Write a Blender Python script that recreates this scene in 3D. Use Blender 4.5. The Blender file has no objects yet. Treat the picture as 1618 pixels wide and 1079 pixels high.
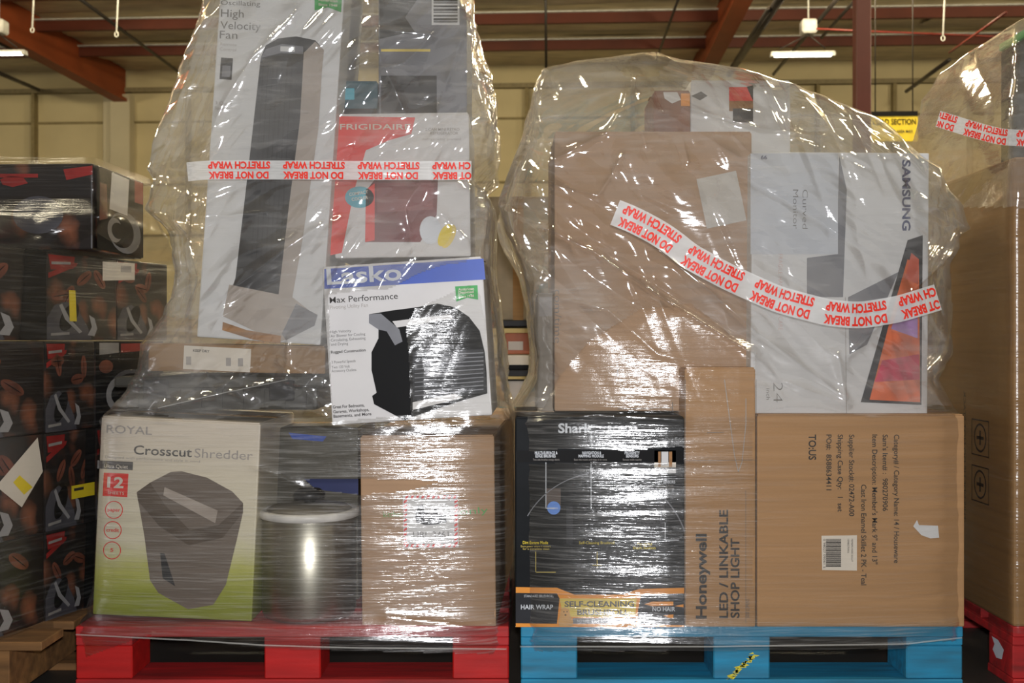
import bpy, bmesh, math, random
import numpy as np
from mathutils import Vector, Matrix

# ------------------------------------------------------------------ camera, light, exposure
F, D, CX, CY, CAMZ = 1750.0, 2.555, 809.0, 540.0, 0.80      # focal length in pixels of the 1618 px frame
scene = bpy.context.scene
COL = scene.collection
cam_d = bpy.data.cameras.new('camera'); cam = bpy.data.objects.new('camera', cam_d); COL.objects.link(cam)
cam.location = (0, -D, CAMZ); cam.rotation_euler = (math.pi / 2, 0, 0)
cam_d.sensor_width = 36; cam_d.lens = 36 * F / 1618
cam_d.dof.use_dof = True; cam_d.dof.focus_distance = 2.56; cam_d.dof.aperture_fstop = 7
cam_d.clip_start = 0.05; cam_d.clip_end = 200
scene.camera = cam

world = bpy.data.worlds.new('world'); scene.world = world; world.use_nodes = True
bg = world.node_tree.nodes['Background']
bg.inputs['Color'].default_value = (1.0, 0.93, 0.84, 1); bg.inputs['Strength'].default_value = 0.20

def area(name, loc, sx, sy, power, col, rot=(0, 0, 0), shape='RECTANGLE'):
    l = bpy.data.lights.new(name, 'AREA'); l.shape = shape; l.size = sx; l.size_y = sy
    l.energy = power; l.color = col
    o = bpy.data.objects.new(name, l); COL.objects.link(o); o.location = loc; o.rotation_euler = rot
    return o
# the camera's own flash, just above the lens
area('camera_flash', (0.02, -D - 0.02, CAMZ + 0.10), 0.09, 0.06, 56, (0.97, 0.97, 1.0), (math.radians(88), 0, 0))
# fluorescent strips of the warehouse, above and in front of the pallets
for i, (x, y) in enumerate([(-3.2, -1.0), (3.4, -1.0), (-3.2, 3.0), (3.6, 3.0)]):
    area('ceiling_strip', (x, y, 5.0), 1.25, 0.16, 90, (1.0, 0.88, 0.62))
# lamps of the hall behind the pallets: they shine up at the roof as well as down
def bulb(name, loc, power, r=0.25):
    l = bpy.data.lights.new(name, 'POINT'); l.energy = power; l.color = (1.0, 0.86, 0.58); l.shadow_soft_size = r
    o = bpy.data.objects.new(name, l); COL.objects.link(o); o.location = loc
for x, y in ((-9, 8.3), (-3, 8.3), (3, 8.3), (9, 8.3), (-6, 4.0), (6, 4.0)):
    bulb('hall_lamp', (x, y, 4.7), 480)

scene.view_settings.view_transform = 'Standard'; scene.view_settings.look = 'None'
scene.view_settings.gamma = 1.0; scene.view_settings.use_curve_mapping = False
scene.view_settings.exposure = 0.0
scene.cycles.transparent_max_bounces = 16

# ------------------------------------------------------------------ helpers
random.seed(7)
def lin(c):
    if isinstance(c, str):
        c = c.lstrip('#'); c = [int(c[i:i + 2], 16) / 255 for i in (0, 2, 4)]
    return tuple((v / 12.92 if v <= 0.04045 else ((v + 0.055) / 1.055) ** 2.4) for v in c)

MATS = {}
def mat(name, col, rough=0.6, metal=0.0, var=0.10, scale=14, bump=0.0, stretch=(1, 1, 1), spec=0.4, var2=None):
    """plain procedural surface: base colour broken up by noise, optional fine relief"""
    if name in MATS: return MATS[name]
    m = bpy.data.materials.new(name); m.use_nodes = True; nt = m.node_tree; N = nt.nodes; L = nt.links
    b = N['Principled BSDF']; c = lin(col)
    tc = N.new('ShaderNodeTexCoord'); mp = N.new('ShaderNodeMapping'); mp.inputs['Scale'].default_value = stretch
    L.new(tc.outputs['Object'], mp.inputs['Vector'])
    nz = N.new('ShaderNodeTexNoise'); nz.inputs['Scale'].default_value = scale; nz.inputs['Detail'].default_value = 5
    L.new(mp.outputs['Vector'], nz.inputs['Vector'])
    cr = N.new('ShaderNodeValToRGB')
    lo = lin(var2) if var2 else tuple(v * (1 - var * 2) for v in c); hi = tuple(min(1, v * (1 + var)) for v in c)
    cr.color_ramp.elements[0].position = 0.3; cr.color_ramp.elements[1].position = 0.7
    cr.color_ramp.elements[0].color = (*lo, 1); cr.color_ramp.elements[1].color = (*hi, 1)
    L.new(nz.outputs['Fac'], cr.inputs['Fac']); L.new(cr.outputs['Color'], b.inputs['Base Color'])
    b.inputs['Roughness'].default_value = rough; b.inputs['Metallic'].default_value = metal
    b.inputs['Specular IOR Level'].default_value = spec
    if bump:
        bp = N.new('ShaderNodeBump'); bp.inputs['Strength'].default_value = bump; bp.inputs['Distance'].default_value = 0.01
        L.new(nz.outputs['Fac'], bp.inputs['Height']); L.new(bp.outputs['Normal'], b.inputs['Normal'])
    MATS[name] = m
    return m

def emis(name, col, s):
    m = bpy.data.materials.new(name); m.use_nodes = True; b = m.node_tree.nodes['Principled BSDF']
    b.inputs['Base Color'].default_value = (*col, 1); b.inputs['Emission Color'].default_value = (*col, 1)
    b.inputs['Emission Strength'].default_value = s
    return m

def film_mat(name, haze=0.06, gloss=1.5, rough=0.14, streak=(5, 5, 170), bump=0.35, fine=0.0, streak_haze=0.12, tint=(0.97, 0.97, 0.96), dist=0.004, gmax=0.5):
    """clear stretch film: transparent, a thin whitish haze in its stretch streaks, fresnel gloss on the wrinkles"""
    m = bpy.data.materials.new(name); m.use_nodes = True; nt = m.node_tree; N = nt.nodes; L = nt.links
    N.remove(N['Principled BSDF']); out = N['Material Output']
    tc = N.new('ShaderNodeTexCoord'); mp = N.new('ShaderNodeMapping'); mp.inputs['Scale'].default_value = streak
    mp.inputs['Rotation'].default_value = (0, 0.02, 0)
    L.new(tc.outputs['Object'], mp.inputs['Vector'])
    nz = N.new('ShaderNodeTexNoise'); nz.inputs['Scale'].default_value = 1.0; nz.inputs['Detail'].default_value = 3; nz.inputs['Roughness'].default_value = 0.55
    nz.inputs['Distortion'].default_value = 0.25
    L.new(mp.outputs['Vector'], nz.inputs['Vector'])
    big = N.new('ShaderNodeTexNoise'); big.inputs['Scale'].default_value = 4.5; big.inputs['Detail'].default_value = 3
    L.new(tc.outputs['Object'], big.inputs['Vector'])
    h = nz.outputs['Fac']
    if fine:
        f2 = N.new('ShaderNodeTexNoise'); f2.inputs['Scale'].default_value = 90; f2.inputs['Detail'].default_value = 3
        L.new(tc.outputs['Object'], f2.inputs['Vector'])
        ad = N.new('ShaderNodeMath'); ad.operation = 'MULTIPLY_ADD'; ad.inputs[1].default_value = fine
        L.new(f2.outputs['Fac'], ad.inputs[0]); L.new(h, ad.inputs[2]); h = ad.outputs[0]
    bp = N.new('ShaderNodeBump'); bp.inputs['Strength'].default_value = bump; bp.inputs['Distance'].default_value = dist
    L.new(h, bp.inputs['Height'])
    fr = N.new('ShaderNodeFresnel'); fr.inputs['IOR'].default_value = 1.5; L.new(bp.outputs['Normal'], fr.inputs['Normal'])
    fm = N.new('ShaderNodeMath'); fm.operation = 'MULTIPLY'; fm.inputs[1].default_value = gloss
    L.new(fr.outputs['Fac'], fm.inputs[0])
    mn = N.new('ShaderNodeMath'); mn.operation = 'MINIMUM'; mn.inputs[1].default_value = gmax; L.new(fm.outputs[0], mn.inputs[0]); fm = mn
    tr = N.new('ShaderNodeBsdfTransparent'); tr.inputs['Color'].default_value = (*tint, 1)
    df = N.new('ShaderNodeBsdfDiffuse'); df.inputs['Color'].default_value = (0.86, 0.85, 0.82, 1)
    tl = N.new('ShaderNodeBsdfTranslucent'); tl.inputs['Color'].default_value = (0.86, 0.85, 0.82, 1)
    mx0 = N.new('ShaderNodeMixShader'); mx0.inputs[0].default_value = 0.4
    L.new(df.outputs[0], mx0.inputs[1]); L.new(tl.outputs[0], mx0.inputs[2])
    # haze = base + streaks where the film is doubled up
    cr = N.new('ShaderNodeMapRange'); cr.inputs['From Min'].default_value = 0.50; cr.inputs['From Max'].default_value = 0.75
    cr.inputs['To Min'].default_value = 0; cr.inputs['To Max'].default_value = streak_haze
    L.new(nz.outputs['Fac'], cr.inputs['Value'])
    br = N.new('ShaderNodeMapRange'); br.inputs['From Min'].default_value = 0.35; br.inputs['From Max'].default_value = 0.65
    br.inputs['To Min'].default_value = 0.35; br.inputs['To Max'].default_value = 1.4
    L.new(big.outputs['Fac'], br.inputs['Value'])
    s1 = N.new('ShaderNodeMath'); s1.operation = 'ADD'; s1.inputs[1].default_value = haze; L.new(cr.outputs[0], s1.inputs[0])
    s2 = N.new('ShaderNodeMath'); s2.operation = 'MULTIPLY'; s2.use_clamp = True
    L.new(s1.outputs[0], s2.inputs[0]); L.new(br.outputs[0], s2.inputs[1])
    mx1 = N.new('ShaderNodeMixShader'); L.new(s2.outputs[0], mx1.inputs[0]); L.new(tr.outputs[0], mx1.inputs[1]); L.new(mx0.outputs[0], mx1.inputs[2])
    gl = N.new('ShaderNodeBsdfGlossy'); gl.inputs['Roughness'].default_value = rough; gl.inputs['Color'].default_value = (0.95, 0.95, 0.95, 1)
    L.new(bp.outputs['Normal'], gl.inputs['Normal'])
    mx2 = N.new('ShaderNodeMixShader'); L.new(fm.outputs[0], mx2.inputs[0]); L.new(mx1.outputs[0], mx2.inputs[1]); L.new(gl.outputs[0], mx2.inputs[2])
    L.new(mx2.outputs[0], out.inputs['Surface'])
    return m

def link(name, me, m=None, parent=None, smooth=False):
    if m is not None and not me.materials: me.materials.append(m)
    if smooth: me.polygons.foreach_set('use_smooth', [True] * len(me.polygons))
    o = bpy.data.objects.new(name, me); COL.objects.link(o)
    if parent is not None: o.parent = parent
    return o

def tag(o, label=None, cat=None, group=None, kind=None):
    if label: o['label'] = label
    if cat: o['category'] = cat
    if group: o['group'] = group
    if kind: o['kind'] = kind
    return o

def thing(name, label, cat, loc=(0, 0, 0), group=None, rz=0):
    o = bpy.data.objects.new(name, None); COL.objects.link(o); o.location = loc; o.rotation_euler = (0, 0, rz)
    o.empty_display_size = 0.05
    return tag(o, label, cat, group)

def bm_mesh(bm, name):
    me = bpy.data.meshes.new(name); bm.to_mesh(me); bm.free(); return me

def box_mesh(name, x0, x1, y0, y1, z0, z1, bev=0.0, seg=1):
    bm = bmesh.new(); bmesh.ops.create_cube(bm, size=1)
    for v in bm.verts:
        v.co = Vector((x0 + (v.co.x + .5) * (x1 - x0), y0 + (v.co.y + .5) * (y1 - y0), z0 + (v.co.z + .5) * (z1 - z0)))
    if bev: bmesh.ops.bevel(bm, geom=bm.edges[:], offset=bev, segments=seg, affect='EDGES', profile=0.6)
    return bm_mesh(bm, name)

def box(name, x0, x1, y0, y1, z0, z1, m, parent=None, bev=0.0, seg=1):
    return link(name, box_mesh(name, x0, x1, y0, y1, z0, z1, bev, seg), m, parent)

def tube_mesh(name, pts, r, seg=8):
    """round bar through a list of points"""
    V = []; Fs = []; pts = [Vector(p) for p in pts]; n = len(pts)
    for i, p in enumerate(pts):
        d = (pts[min(i + 1, n - 1)] - pts[max(i - 1, 0)]).normalized()
        a = d.orthogonal().normalized() if i == 0 else (a - d * a.dot(d)).normalized()
        b = d.cross(a)
        for k in range(seg):
            t = 2 * math.pi * k / seg; V.append(p + a * (r * math.cos(t)) + b * (r * math.sin(t)))
    for i in range(n - 1):
        for k in range(seg):
            k2 = (k + 1) % seg; Fs.append((i * seg + k, i * seg + k2, (i + 1) * seg + k2, (i + 1) * seg + k))
    Fs.append(tuple(range(seg))[::-1]); Fs.append(tuple((n - 1) * seg + k for k in range(seg)))
    me = bpy.data.meshes.new(name); me.from_pydata(V, [], Fs); return me
def tube(name, pts, r, m, parent=None, seg=8): return link(name, tube_mesh(name, pts, r, seg), m, parent, True)

def lathe(name, prof, m, parent=None, seg=48, loc=(0, 0, 0)):
    V = []; Fs = []
    for r, z in prof:
        for k in range(seg):
            t = 2 * math.pi * k / seg; V.append((loc[0] + r * math.cos(t), loc[1] + r * math.sin(t), loc[2] + z))
    for i in range(len(prof) - 1):
        for k in range(seg):
            k2 = (k + 1) % seg; Fs.append((i * seg + k, i * seg + k2, (i + 1) * seg + k2, (i + 1) * seg + k))
    Fs.append(tuple(range(seg))[::-1]); Fs.append(tuple((len(prof) - 1) * seg + k for k in range(seg)))
    me = bpy.data.meshes.new(name); me.from_pydata(V, [], Fs); me.update()
    return link(name, me, m, parent, True)

def ray(px, py): return Vector(((px - CX) / F, 1.0, (CY - py) / F))        # per metre of depth
def at(px, py, y):                                                       # the point on the plane Y = y seen at a pixel
    r = ray(px, py); return Vector((0, -D, CAMZ)) + r * (D + y)

_txt = {}
def text2d(s, bold=0.0):
    """glyph outlines of the built-in font as triangles, cap height 1"""
    k = (s, bold)
    if k in _txt: return _txt[k]
    c = bpy.data.curves.new('t', 'FONT'); c.body = s; c.size = 1.0; c.offset = bold; c.resolution_u = 3; c.fill_mode = 'FRONT'
    o = bpy.data.objects.new('t', c); COL.objects.link(o)
    dg = bpy.context.evaluated_depsgraph_get(); dg.update()
    me = bpy.data.meshes.new_from_object(o.evaluated_get(dg))
    v = np.array([tuple(p.co) for p in me.vertices]).reshape(-1, 3)[:, :2] if len(me.vertices) else np.zeros((0, 2))
    f = [tuple(p.vertices) for p in me.polygons]
    bpy.data.objects.remove(o); bpy.data.curves.remove(c); bpy.data.meshes.remove(me)
    if len(v): v = v / 0.73; v[:, 0] -= v[:, 0].min()
    _txt[k] = (v, f); return _txt[k]

class Face:
    """the front plane of a thing; prints are laid on it, a fraction of a millimetre proud"""
    def __init__(s, p, n, root): s.p, s.n, s.root, s.k = Vector(p), Vector(n).normalized(), root, 0
    def at(s, px, py, off):
        o = Vector((0, -D, CAMZ)); r = ray(px, py); q = s.p + s.n * off
        return o + r * ((q - o).dot(s.n) / r.dot(s.n)) - s.root.location
    def poly(s, pts, m, name='printed_panel', off=0.0006, parent=None, label=None):
        me = bpy.data.meshes.new(name); me.from_pydata([s.at(x, y, off) for x, y in pts], [], [tuple(range(len(pts)))])
        bm = bmesh.new(); bm.from_mesh(me); bmesh.ops.triangulate(bm, faces=bm.faces[:])
        for f in bm.faces:
            if f.normal.dot(s.n) < 0: f.normal_flip()
        bm.to_mesh(me); bm.free()
        o = link(name, me, m, parent or s.root)
        if label: o['label'] = label
        return o
    def polys(s, lst, m, name='printed_pattern', off=0.0008):
        if name in ('callout_line', 'carton_crease', 'printed_hair'):
            for pts in lst: s.polys([pts], m, name + '_', off).name = name
            return
        V = []; Fs = []
        for pts in lst:
            b = len(V); V += [s.at(x, y, off) for x, y in pts]; Fs.append(tuple(range(b, b + len(pts))))
        me = bpy.data.meshes.new(name); me.from_pydata(V, [], Fs); return link(name, me, m, s.root)
    def rect(s, x0, y0, x1, y1, m, name='printed_panel', off=0.0006, rot=0.0, **k):
        cx, cy = (x0 + x1) / 2, (y0 + y1) / 2; c, sn = math.cos(math.radians(rot)), math.sin(math.radians(rot))
        return s.poly([(cx + (x - cx) * c + (y - cy) * sn, cy - (x - cx) * sn + (y - cy) * c) for x, y in ((x0, y1), (x1, y1), (x1, y0), (x0, y0))], m, name, off, **k)
    def text(s, lines, m, name='lettering', off=0.0012):
        """lines: (string, x, y, cap height, width or None, rotation, bold); each line is a part of its own"""
        for t, x, y, h, w, rot, bold in lines:
            v, f = text2d(t, bold); V = []
            sx = h if w is None else w / max(v[:, 0].max(), 1e-6)
            c, sn = math.cos(math.radians(rot)), math.sin(math.radians(rot))
            for a, u in v:
                a *= sx; u *= h; V.append(s.at(x + a * c - u * sn, y - a * sn - u * c, off))
            me = bpy.data.meshes.new(name); me.from_pydata(V, [], f); link(name, me, m, s.root)

def ring(cx, cy, rx, ry, n=20, rot=0, a0=0, a1=360):
    c, s = math.cos(math.radians(rot)), math.sin(math.radians(rot)); out = []
    for k in range(n):
        t = math.radians(a0 + (a1 - a0) * k / (n if a1 - a0 >= 360 else n - 1)); x, y = rx * math.cos(t), ry * math.sin(t)
        out.append((cx + x * c + y * s, cy - x * s + y * c))
    return out
def annulus(cx, cy, r0, r1, n=24, a0=0, a1=360, ky=1.0):
    o = [(cx + r1 * math.cos(math.radians(a0 + (a1 - a0) * k / n)), cy - ky * r1 * math.sin(math.radians(a0 + (a1 - a0) * k / n))) for k in range(n + 1)]
    i = [(cx + r0 * math.cos(math.radians(a0 + (a1 - a0) * k / n)), cy - ky * r0 * math.sin(math.radians(a0 + (a1 - a0) * k / n))) for k in range(n + 1)]
    return [[o[k], o[k + 1], i[k + 1], i[k]] for k in range(n)]

def carton(name, label, cx, cy, w, h, y, depth, m, roll=0, yaw=0, flaps=True, bev=0.004, cat='box', tape=None):
    """a closed box whose front is w x h pixels about (cx, cy) on the plane Y = y; roll and yaw in degrees"""
    s = (D + y) / F; c = at(cx, cy, y); W, H = w * s, h * s
    R = Matrix.Rotation(math.radians(yaw), 3, 'Z') @ Matrix.Rotation(math.radians(-roll), 3, 'Y')
    base = c + R @ Vector((0, depth / 2, -H / 2))
    root = thing(name, label, cat, base)
    me = box_mesh('body', -W / 2, W / 2, 0, depth, -H / 2, H / 2, bev, 2)
    bm = bmesh.new(); bm.from_mesh(me)
    bmesh.ops.transform(bm, matrix=Matrix.Translation(c - base) @ R.to_4x4(), verts=bm.verts[:]); bm.to_mesh(me); bm.free()
    link('body', me, m, root)
    if flaps:
        for k in (0, 1):
            y0, y1 = (0.003, depth / 2 - 0.002) if k == 0 else (depth / 2 + 0.002, depth - 0.003)
            fm = box_mesh('top_flap', -W / 2 + .003, W / 2 - .003, y0, y1, H / 2 - 0.001, H / 2 + 0.003, 0.001)
            bm = bmesh.new(); bm.from_mesh(fm); bmesh.ops.transform(bm, matrix=Matrix.Translation(c - base) @ R.to_4x4(), verts=bm.verts[:]); bm.to_mesh(fm); bm.free()
            link('top_flap', fm, m, root)
        fm = box_mesh('sealing_tape', -W / 2 - .0005, W / 2 + .0005, depth / 2 - .025, depth / 2 + .025, H / 2 + 0.0028, H / 2 + 0.0036)
        bm = bmesh.new(); bm.from_mesh(fm); bmesh.ops.transform(bm, matrix=Matrix.Translation(c - base) @ R.to_4x4(), verts=bm.verts[:]); bm.to_mesh(fm); bm.free()
        link('sealing_tape', fm, tape or M_TAPE, root)
    return root, Face(c, R @ Vector((0, -1, 0)), root)

# ------------------------------------------------------------------ materials
M_CARD = mat('cardboard', '#a57f57', 0.75, var=0.05, scale=3, stretch=(1, 1, 30), bump=0.03)
M_CARD2 = mat('cardboard_pale', '#a28366', 0.75, var=0.05, scale=3, stretch=(1, 1, 30), bump=0.03)
M_CARD3 = mat('cardboard_dark', '#8a683f', 0.75, var=0.06, scale=3, stretch=(1, 1, 30), bump=0.03)
M_TAPE = mat('packing_tape', '#a98656', 0.25)
M_WHITE = mat('white_print', '#cbc9c8', 0.55, var=0.02)
M_GREYW = mat('grey_white_print', '#c9c9c9', 0.55, var=0.02)
M_OFFW = mat('off_white_print', '#cfc6b8', 0.55, var=0.03)
M_BLACK = mat('black_print', '#0d0d0e', 0.55, var=0.1, spec=.12)
M_INK = mat('ink', '#2c2724', 0.6, var=0.1)
M_INKG = mat('grey_ink', '#5c5a58', 0.6, var=0.05)
M_INKL = mat('light_grey_ink', '#9b9590', 0.6, var=0.05)
M_BLUE = mat('blue_print', '#1e47a8', 0.45, var=0.05)
M_NAVY = mat('navy_print', '#1b2658', 0.5, var=0.05)
M_GREEN = mat('green_print', '#2f9a48', 0.5, var=0.03)
M_RED = mat('red_print', '#d8332b', 0.5, var=0.04)
M_REDINK = mat('red_ink', '#e0301f', 0.5, var=0.03)
M_ORANGE = mat('orange_print', '#e08f2c', 0.5, var=0.08)
M_YELLOW = mat('yellow_print', '#d8c021', 0.5, var=0.06)
M_GOLD = mat('gold_print', '#d9c05a', 0.5, var=0.12)
M_DKGREY = mat('dark_grey_print', '#2b2c30', 0.5, var=0.12, spec=.15)
M_MIDGREY = mat('mid_grey_print', '#6f7076', 0.45, var=0.1)
M_TAUPE = mat('taupe_print', '#6d6259', 0.5, var=0.1, scale=5, stretch=(1, 1, 6))
M_TAUPEL = mat('light_taupe_print', '#a3988e', 0.5, var=0.08)
M_MAROON = mat('maroon_print', '#6a1a1e', 0.45, var=0.15)
M_CYAN = mat('cyan_print', '#46a5b8', 0.5, var=0.1)
M_SKYB = mat('sky_blue_print', '#5b8ad8', 0.5, var=0.1)
M_TEAL = mat('teal_print', '#2c525c', 0.5, var=0.1)
M_WOODP = mat('wood_print', '#9a6a35', 0.5, var=0.25, scale=6, stretch=(1, 1, 12))
M_PALETEXT = mat('pale_print', '#c8ccd2', 0.5, var=0.05)

# ------------------------------------------------------------------ the building
TH = math.atan((900 - CX) / F)                     # the hall is turned a little against the camera
def hall(o): o.location = (0, -D, 0); o.rotation_euler = (0, 0, -TH); return o
M_WALL = mat('wall_paint', '#cbbd95', 0.8, var=0.04, scale=1.5)
M_WALL2 = mat('wall_pilaster', '#c9bfa2', 0.8, var=0.04, scale=1.5)
M_GIRT = mat('wall_joint', '#8f815c', 0.8, var=0.1)
M_INSUL = mat('roof_insulation', '#d6c9ac', 0.42, var=0.12, scale=2.2, stretch=(1, 3, 1), bump=0.6)
M_GIRD = mat('girder_paint', '#8f431f', 0.6, var=0.1, scale=2)
M_PURL = mat('purlin_paint', '#5d2a19', 0.6, var=0.12, scale=2)
M_COLN = mat('column_paint', '#56221a', 0.5, var=0.1, scale=2)
M_PIPE = mat('dark_pipe', '#2b2622', 0.5)
M_STEEL = mat('white_steel', '#cfcfc8', 0.4)
M_FLOOR = mat('concrete', '#3c3833', 0.55, var=0.2, scale=3)
M_REDP = mat('red_pipe', '#5e1d14', 0.5)

floor = hall(link('floor', box_mesh('floor', -16, 16, -6, 20.2, -0.1, 0), M_FLOOR)); tag(floor, 'dark grey concrete warehouse floor', None, None, 'structure')
wall = hall(link('wall_back', box_mesh('wall_back', -16, 16, 20.0, 20.25, 0, 5.9), M_WALL)); tag(wall, 'cream painted warehouse back wall', None, None, 'structure')
for z in (0.9, 2.75, 3.68, 4.83):                   # sheet joints with a ledge
    box('wall_joint', -16, 16, 19.97, 20.0, z - .02, z + .02, M_GIRT, wall)
def wall_u(px): return 20 * math.tan(math.atan((px - CX) / F) - TH)
for px, w in ((58, .06), (178, .22), (300, .06), (455, .06), (640, .06), (833, .07), (1000, .06), (1096, .35), (1290, .06), (1410, .06), (1530, .06)):
    u = wall_u(px); box('pilaster', u - w / 2, u + w / 2, 19.84, 20.0, 0, 5.35, M_WALL2 if w > .2 else M_GIRT, wall)
u = wall_u(198); box('pilaster', u - .18, u + .18, 19.75, 20.0, 0, 5.3, M_WALL2, wall)

ceil = hall(link('ceiling', box_mesh('ceiling', -16, 16, -6, 20.2, 5.80, 5.85), M_INSUL)); tag(ceil, 'roof of sagging silver insulation', None, None, 'structure')
# insulation blankets sagging between the purlins, one piece per bay
def batt(u0, u1, w0, w1, sd):
    rnd = random.Random(sd); nu, nw = 26, 8; V = []; Fs = []
    ph = [rnd.uniform(0, 6.28) for _ in range(4)]
    for i in range(nu + 1):
        for j in range(nw + 1):
            a, b = i / nu, j / nw
            z = 5.80 - 0.11 * math.sin(math.pi * b) * (0.6 + 0.4 * math.sin(a * 9 + ph[0])) - 0.03 * math.sin(a * 31 + ph[1]) * math.sin(math.pi * b) - 0.02 * math.sin(a * 17 + b * 7 + ph[2])
            V.append((u0 + (u1 - u0) * a, w0 + (w1 - w0) * b, z))
    for i in range(nu):
        for j in range(nw):
            k = i * (nw + 1) + j; Fs.append((k, k + nw + 1, k + nw + 2, k + 1))
    me = bpy.data.meshes.new('insulation_batt'); me.from_pydata(V, [], Fs); link('insulation_batt', me, M_INSUL, ceil, True)
PUR = [1.5 + 1.5 * k for k in range(12)]
for k, w in enumerate(PUR):
    box('purlin', -16, 16, w - .04, w + .04, 5.53, 5.68, M_PURL, ceil)
    box('purlin_flange', -16, 16, w - .09, w + .09, 5.68, 5.70, M_STEEL, ceil)
    batt(-16, -4.9, w + .1, w + 1.4, k); batt(-4.9, 5.5, w + .1, w + 1.4, k + 50); batt(5.5, 16, w + .1, w + 1.4, k + 100)
for u in (wall_u(199), wall_u(1096), wall_u(1096) + 10.3):
    bm = bmesh.new()
    for x0, x1, z0, z1 in ((u - .035, u + .035, 5.22, 5.78), (u - .12, u + .12, 5.16, 5.22)):
        b = bmesh.ops.create_cube(bm, size=1)['verts']
        for v in b: v.co = Vector((x0 + (v.co.x + .5) * (x1 - x0), -6 + (v.co.y + .5) * 25.9, z0 + (v.co.z + .5) * (z1 - z0)))
    link('girder', bm_mesh(bm, 'girder'), M_GIRD, ceil)
box('eave_strut', -16, 16, 19.85, 19.95, 5.36, 5.44, mat('eave_paint', '#8d8162', .7), ceil)

def hp(px, py, w):                                  # hall coordinates of a pixel at hall depth w
    a = math.atan((px - CX) / F) - TH; u = w * math.tan(a)
    dep = w * math.cos(TH) - u * math.sin(TH)
    return Vector((u, w, CAMZ + (CY - py) / F * dep))
def hall_thing(name, label, cat, group=None): return hall(thing(name, label, cat, group=group))

t = hall_thing('steel_column', 'dark red steel column rising to the roof above the right pallet', 'column')
cu = hp(1365, 100, 8.6)
box('post', cu.x - .057, cu.x + .057, 8.6, 8.72, 0.012, 5.2, M_COLN, t, 0.006); box('base_plate', cu.x - .15, cu.x + .15, 8.5, 8.82, 0, 0.015, M_COLN, t)
box('cap_plate', cu.x - .12, cu.x + .12, 8.5, 8.82, 5.18, 5.2, M_COLN, t)

def lamp(px, py, w, ln, label, drop):
    t = hall_thing('fluorescent_lamp', label, 'lamp', 'fluorescent lamps under the roof')
    p = hp(px, py, w)
    box('housing', p.x - ln / 2 - .04, p.x + ln / 2 + .04, p.y - .05, p.y + .05, p.z + .022, p.z + .05, M_STEEL, t, .008)
    for k in (-1, 1):
        tube('light_tube', [(p.x - ln / 2, p.y + k * .025, p.z + .008), (p.x + ln / 2, p.y + k * .025, p.z + .008)], .013, M_TUBE, t)
        box('lamp_socket', p.x + k * (ln / 2 + .02) - .02, p.x + k * (ln / 2 + .02) + .02, p.y - .05, p.y + .05, p.z - .008, p.z + .024, M_STEEL, t)
    box('ballast_box', p.x - .02, p.x + .16, p.y - .09, p.y + .09, p.z + drop, p.z + drop + .17, M_STEEL, t, .02)
    for k in (-1, 1):
        tube('hanger_wire', [(p.x + .07, p.y, p.z + drop), (p.x + k * ln * .4, p.y, p.z + .085)], .008, M_PIPE, t, 6)
    tube('hanger_rod', [(p.x + .07, p.y, p.z + drop + .17), (p.x + .07, p.y, 5.6)], .008, M_STEEL, t, 6)
M_TUBE = emis('lit_tube', (1.0, 0.95, 0.82), 9)
lamp(1268, 89, 13.5, .68, 'lit white tube lamp hanging left of the dark column', .26)
lamp(-10, 87, 13.5, .75, 'lit white tube lamp at the far left under the girder', .26)

# pipes, rods and hooks under the roof
def pipe(label, pts, r, m, name='roof_pipe', cat='pipe', seg=8):
    c0 = Vector((0, 0, CAMZ)); pts = [p if p.z < 5.52 else c0 + (p - c0) * ((5.52 - CAMZ) / (p.z - CAMZ)) for p in pts]
    o = hall(tube(name, pts, r, m, None, seg)); tag(o, label, cat)
pipe('thin black conduit dropping from the roof between the two tall pallets', [hp(862, -30, 15.2), hp(863, 108, 15.2)], .018, M_PIPE)
pipe('thin dark brace rod slanting behind the right pallet bag', [hp(1075, -10, 14.6), hp(1037, 95, 19)], .02, M_PIPE, 'brace_rod', 'rod')
pipe('long dark sprinkler pipe slanting right of the right girder', [hp(1245, -20, 11), hp(1152, 118, 18)], .05, M_PIPE, 'sprinkler_pipe')
pipe('second dark pipe beside the sprinkler pipe', [hp(1215, 15, 12), hp(1155, 108, 18)], .03, M_PIPE, 'sprinkler_pipe')
pipe('dark brace rod passing behind the right tube lamp', [hp(1330, -10, 12), hp(1222, 118, 18.5)], .025, M_PIPE, 'brace_rod', 'rod')
pipe('short dark brace rod left of the dark column', [hp(1350, 2, 13), hp(1298, 60, 15)], .02, M_PIPE, 'brace_rod', 'rod')
pipe('dark brace rod slanting down toward the wall right of the column', [hp(1500, 95, 15), hp(1432, 145, 19)], .03, M_PIPE, 'brace_rod', 'rod')
pipe('thin red pipe running along the roof beside the column', [hp(1290, 46, 12.5), hp(1375, 50, 12.5), hp(1520, 56, 12.5), hp(1640, 62, 12.5)], .012, M_REDP, 'fire_pipe')
pipe('red pipe rising to the upper right corner', [hp(1500, 84, 12), hp(1590, 20, 10)], .012, M_REDP, 'fire_pipe')
pipe('dark brace rod under the left girder ending in the air', [hp(-20, 60, 15.5), hp(92, 110, 19.5)], .03, M_PIPE, 'brace_rod', 'rod')
pipe('lowest dark brace rod at the left wall', [hp(-20, 108, 16.5), hp(60, 142, 19.8)], .035, M_PIPE, 'brace_rod', 'rod')
pipe('dark brace rod crossing the two left purlins', [hp(125, -2, 14.0), hp(285, 116, 19.5)], .025, M_PIPE, 'brace_rod', 'rod')
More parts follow.
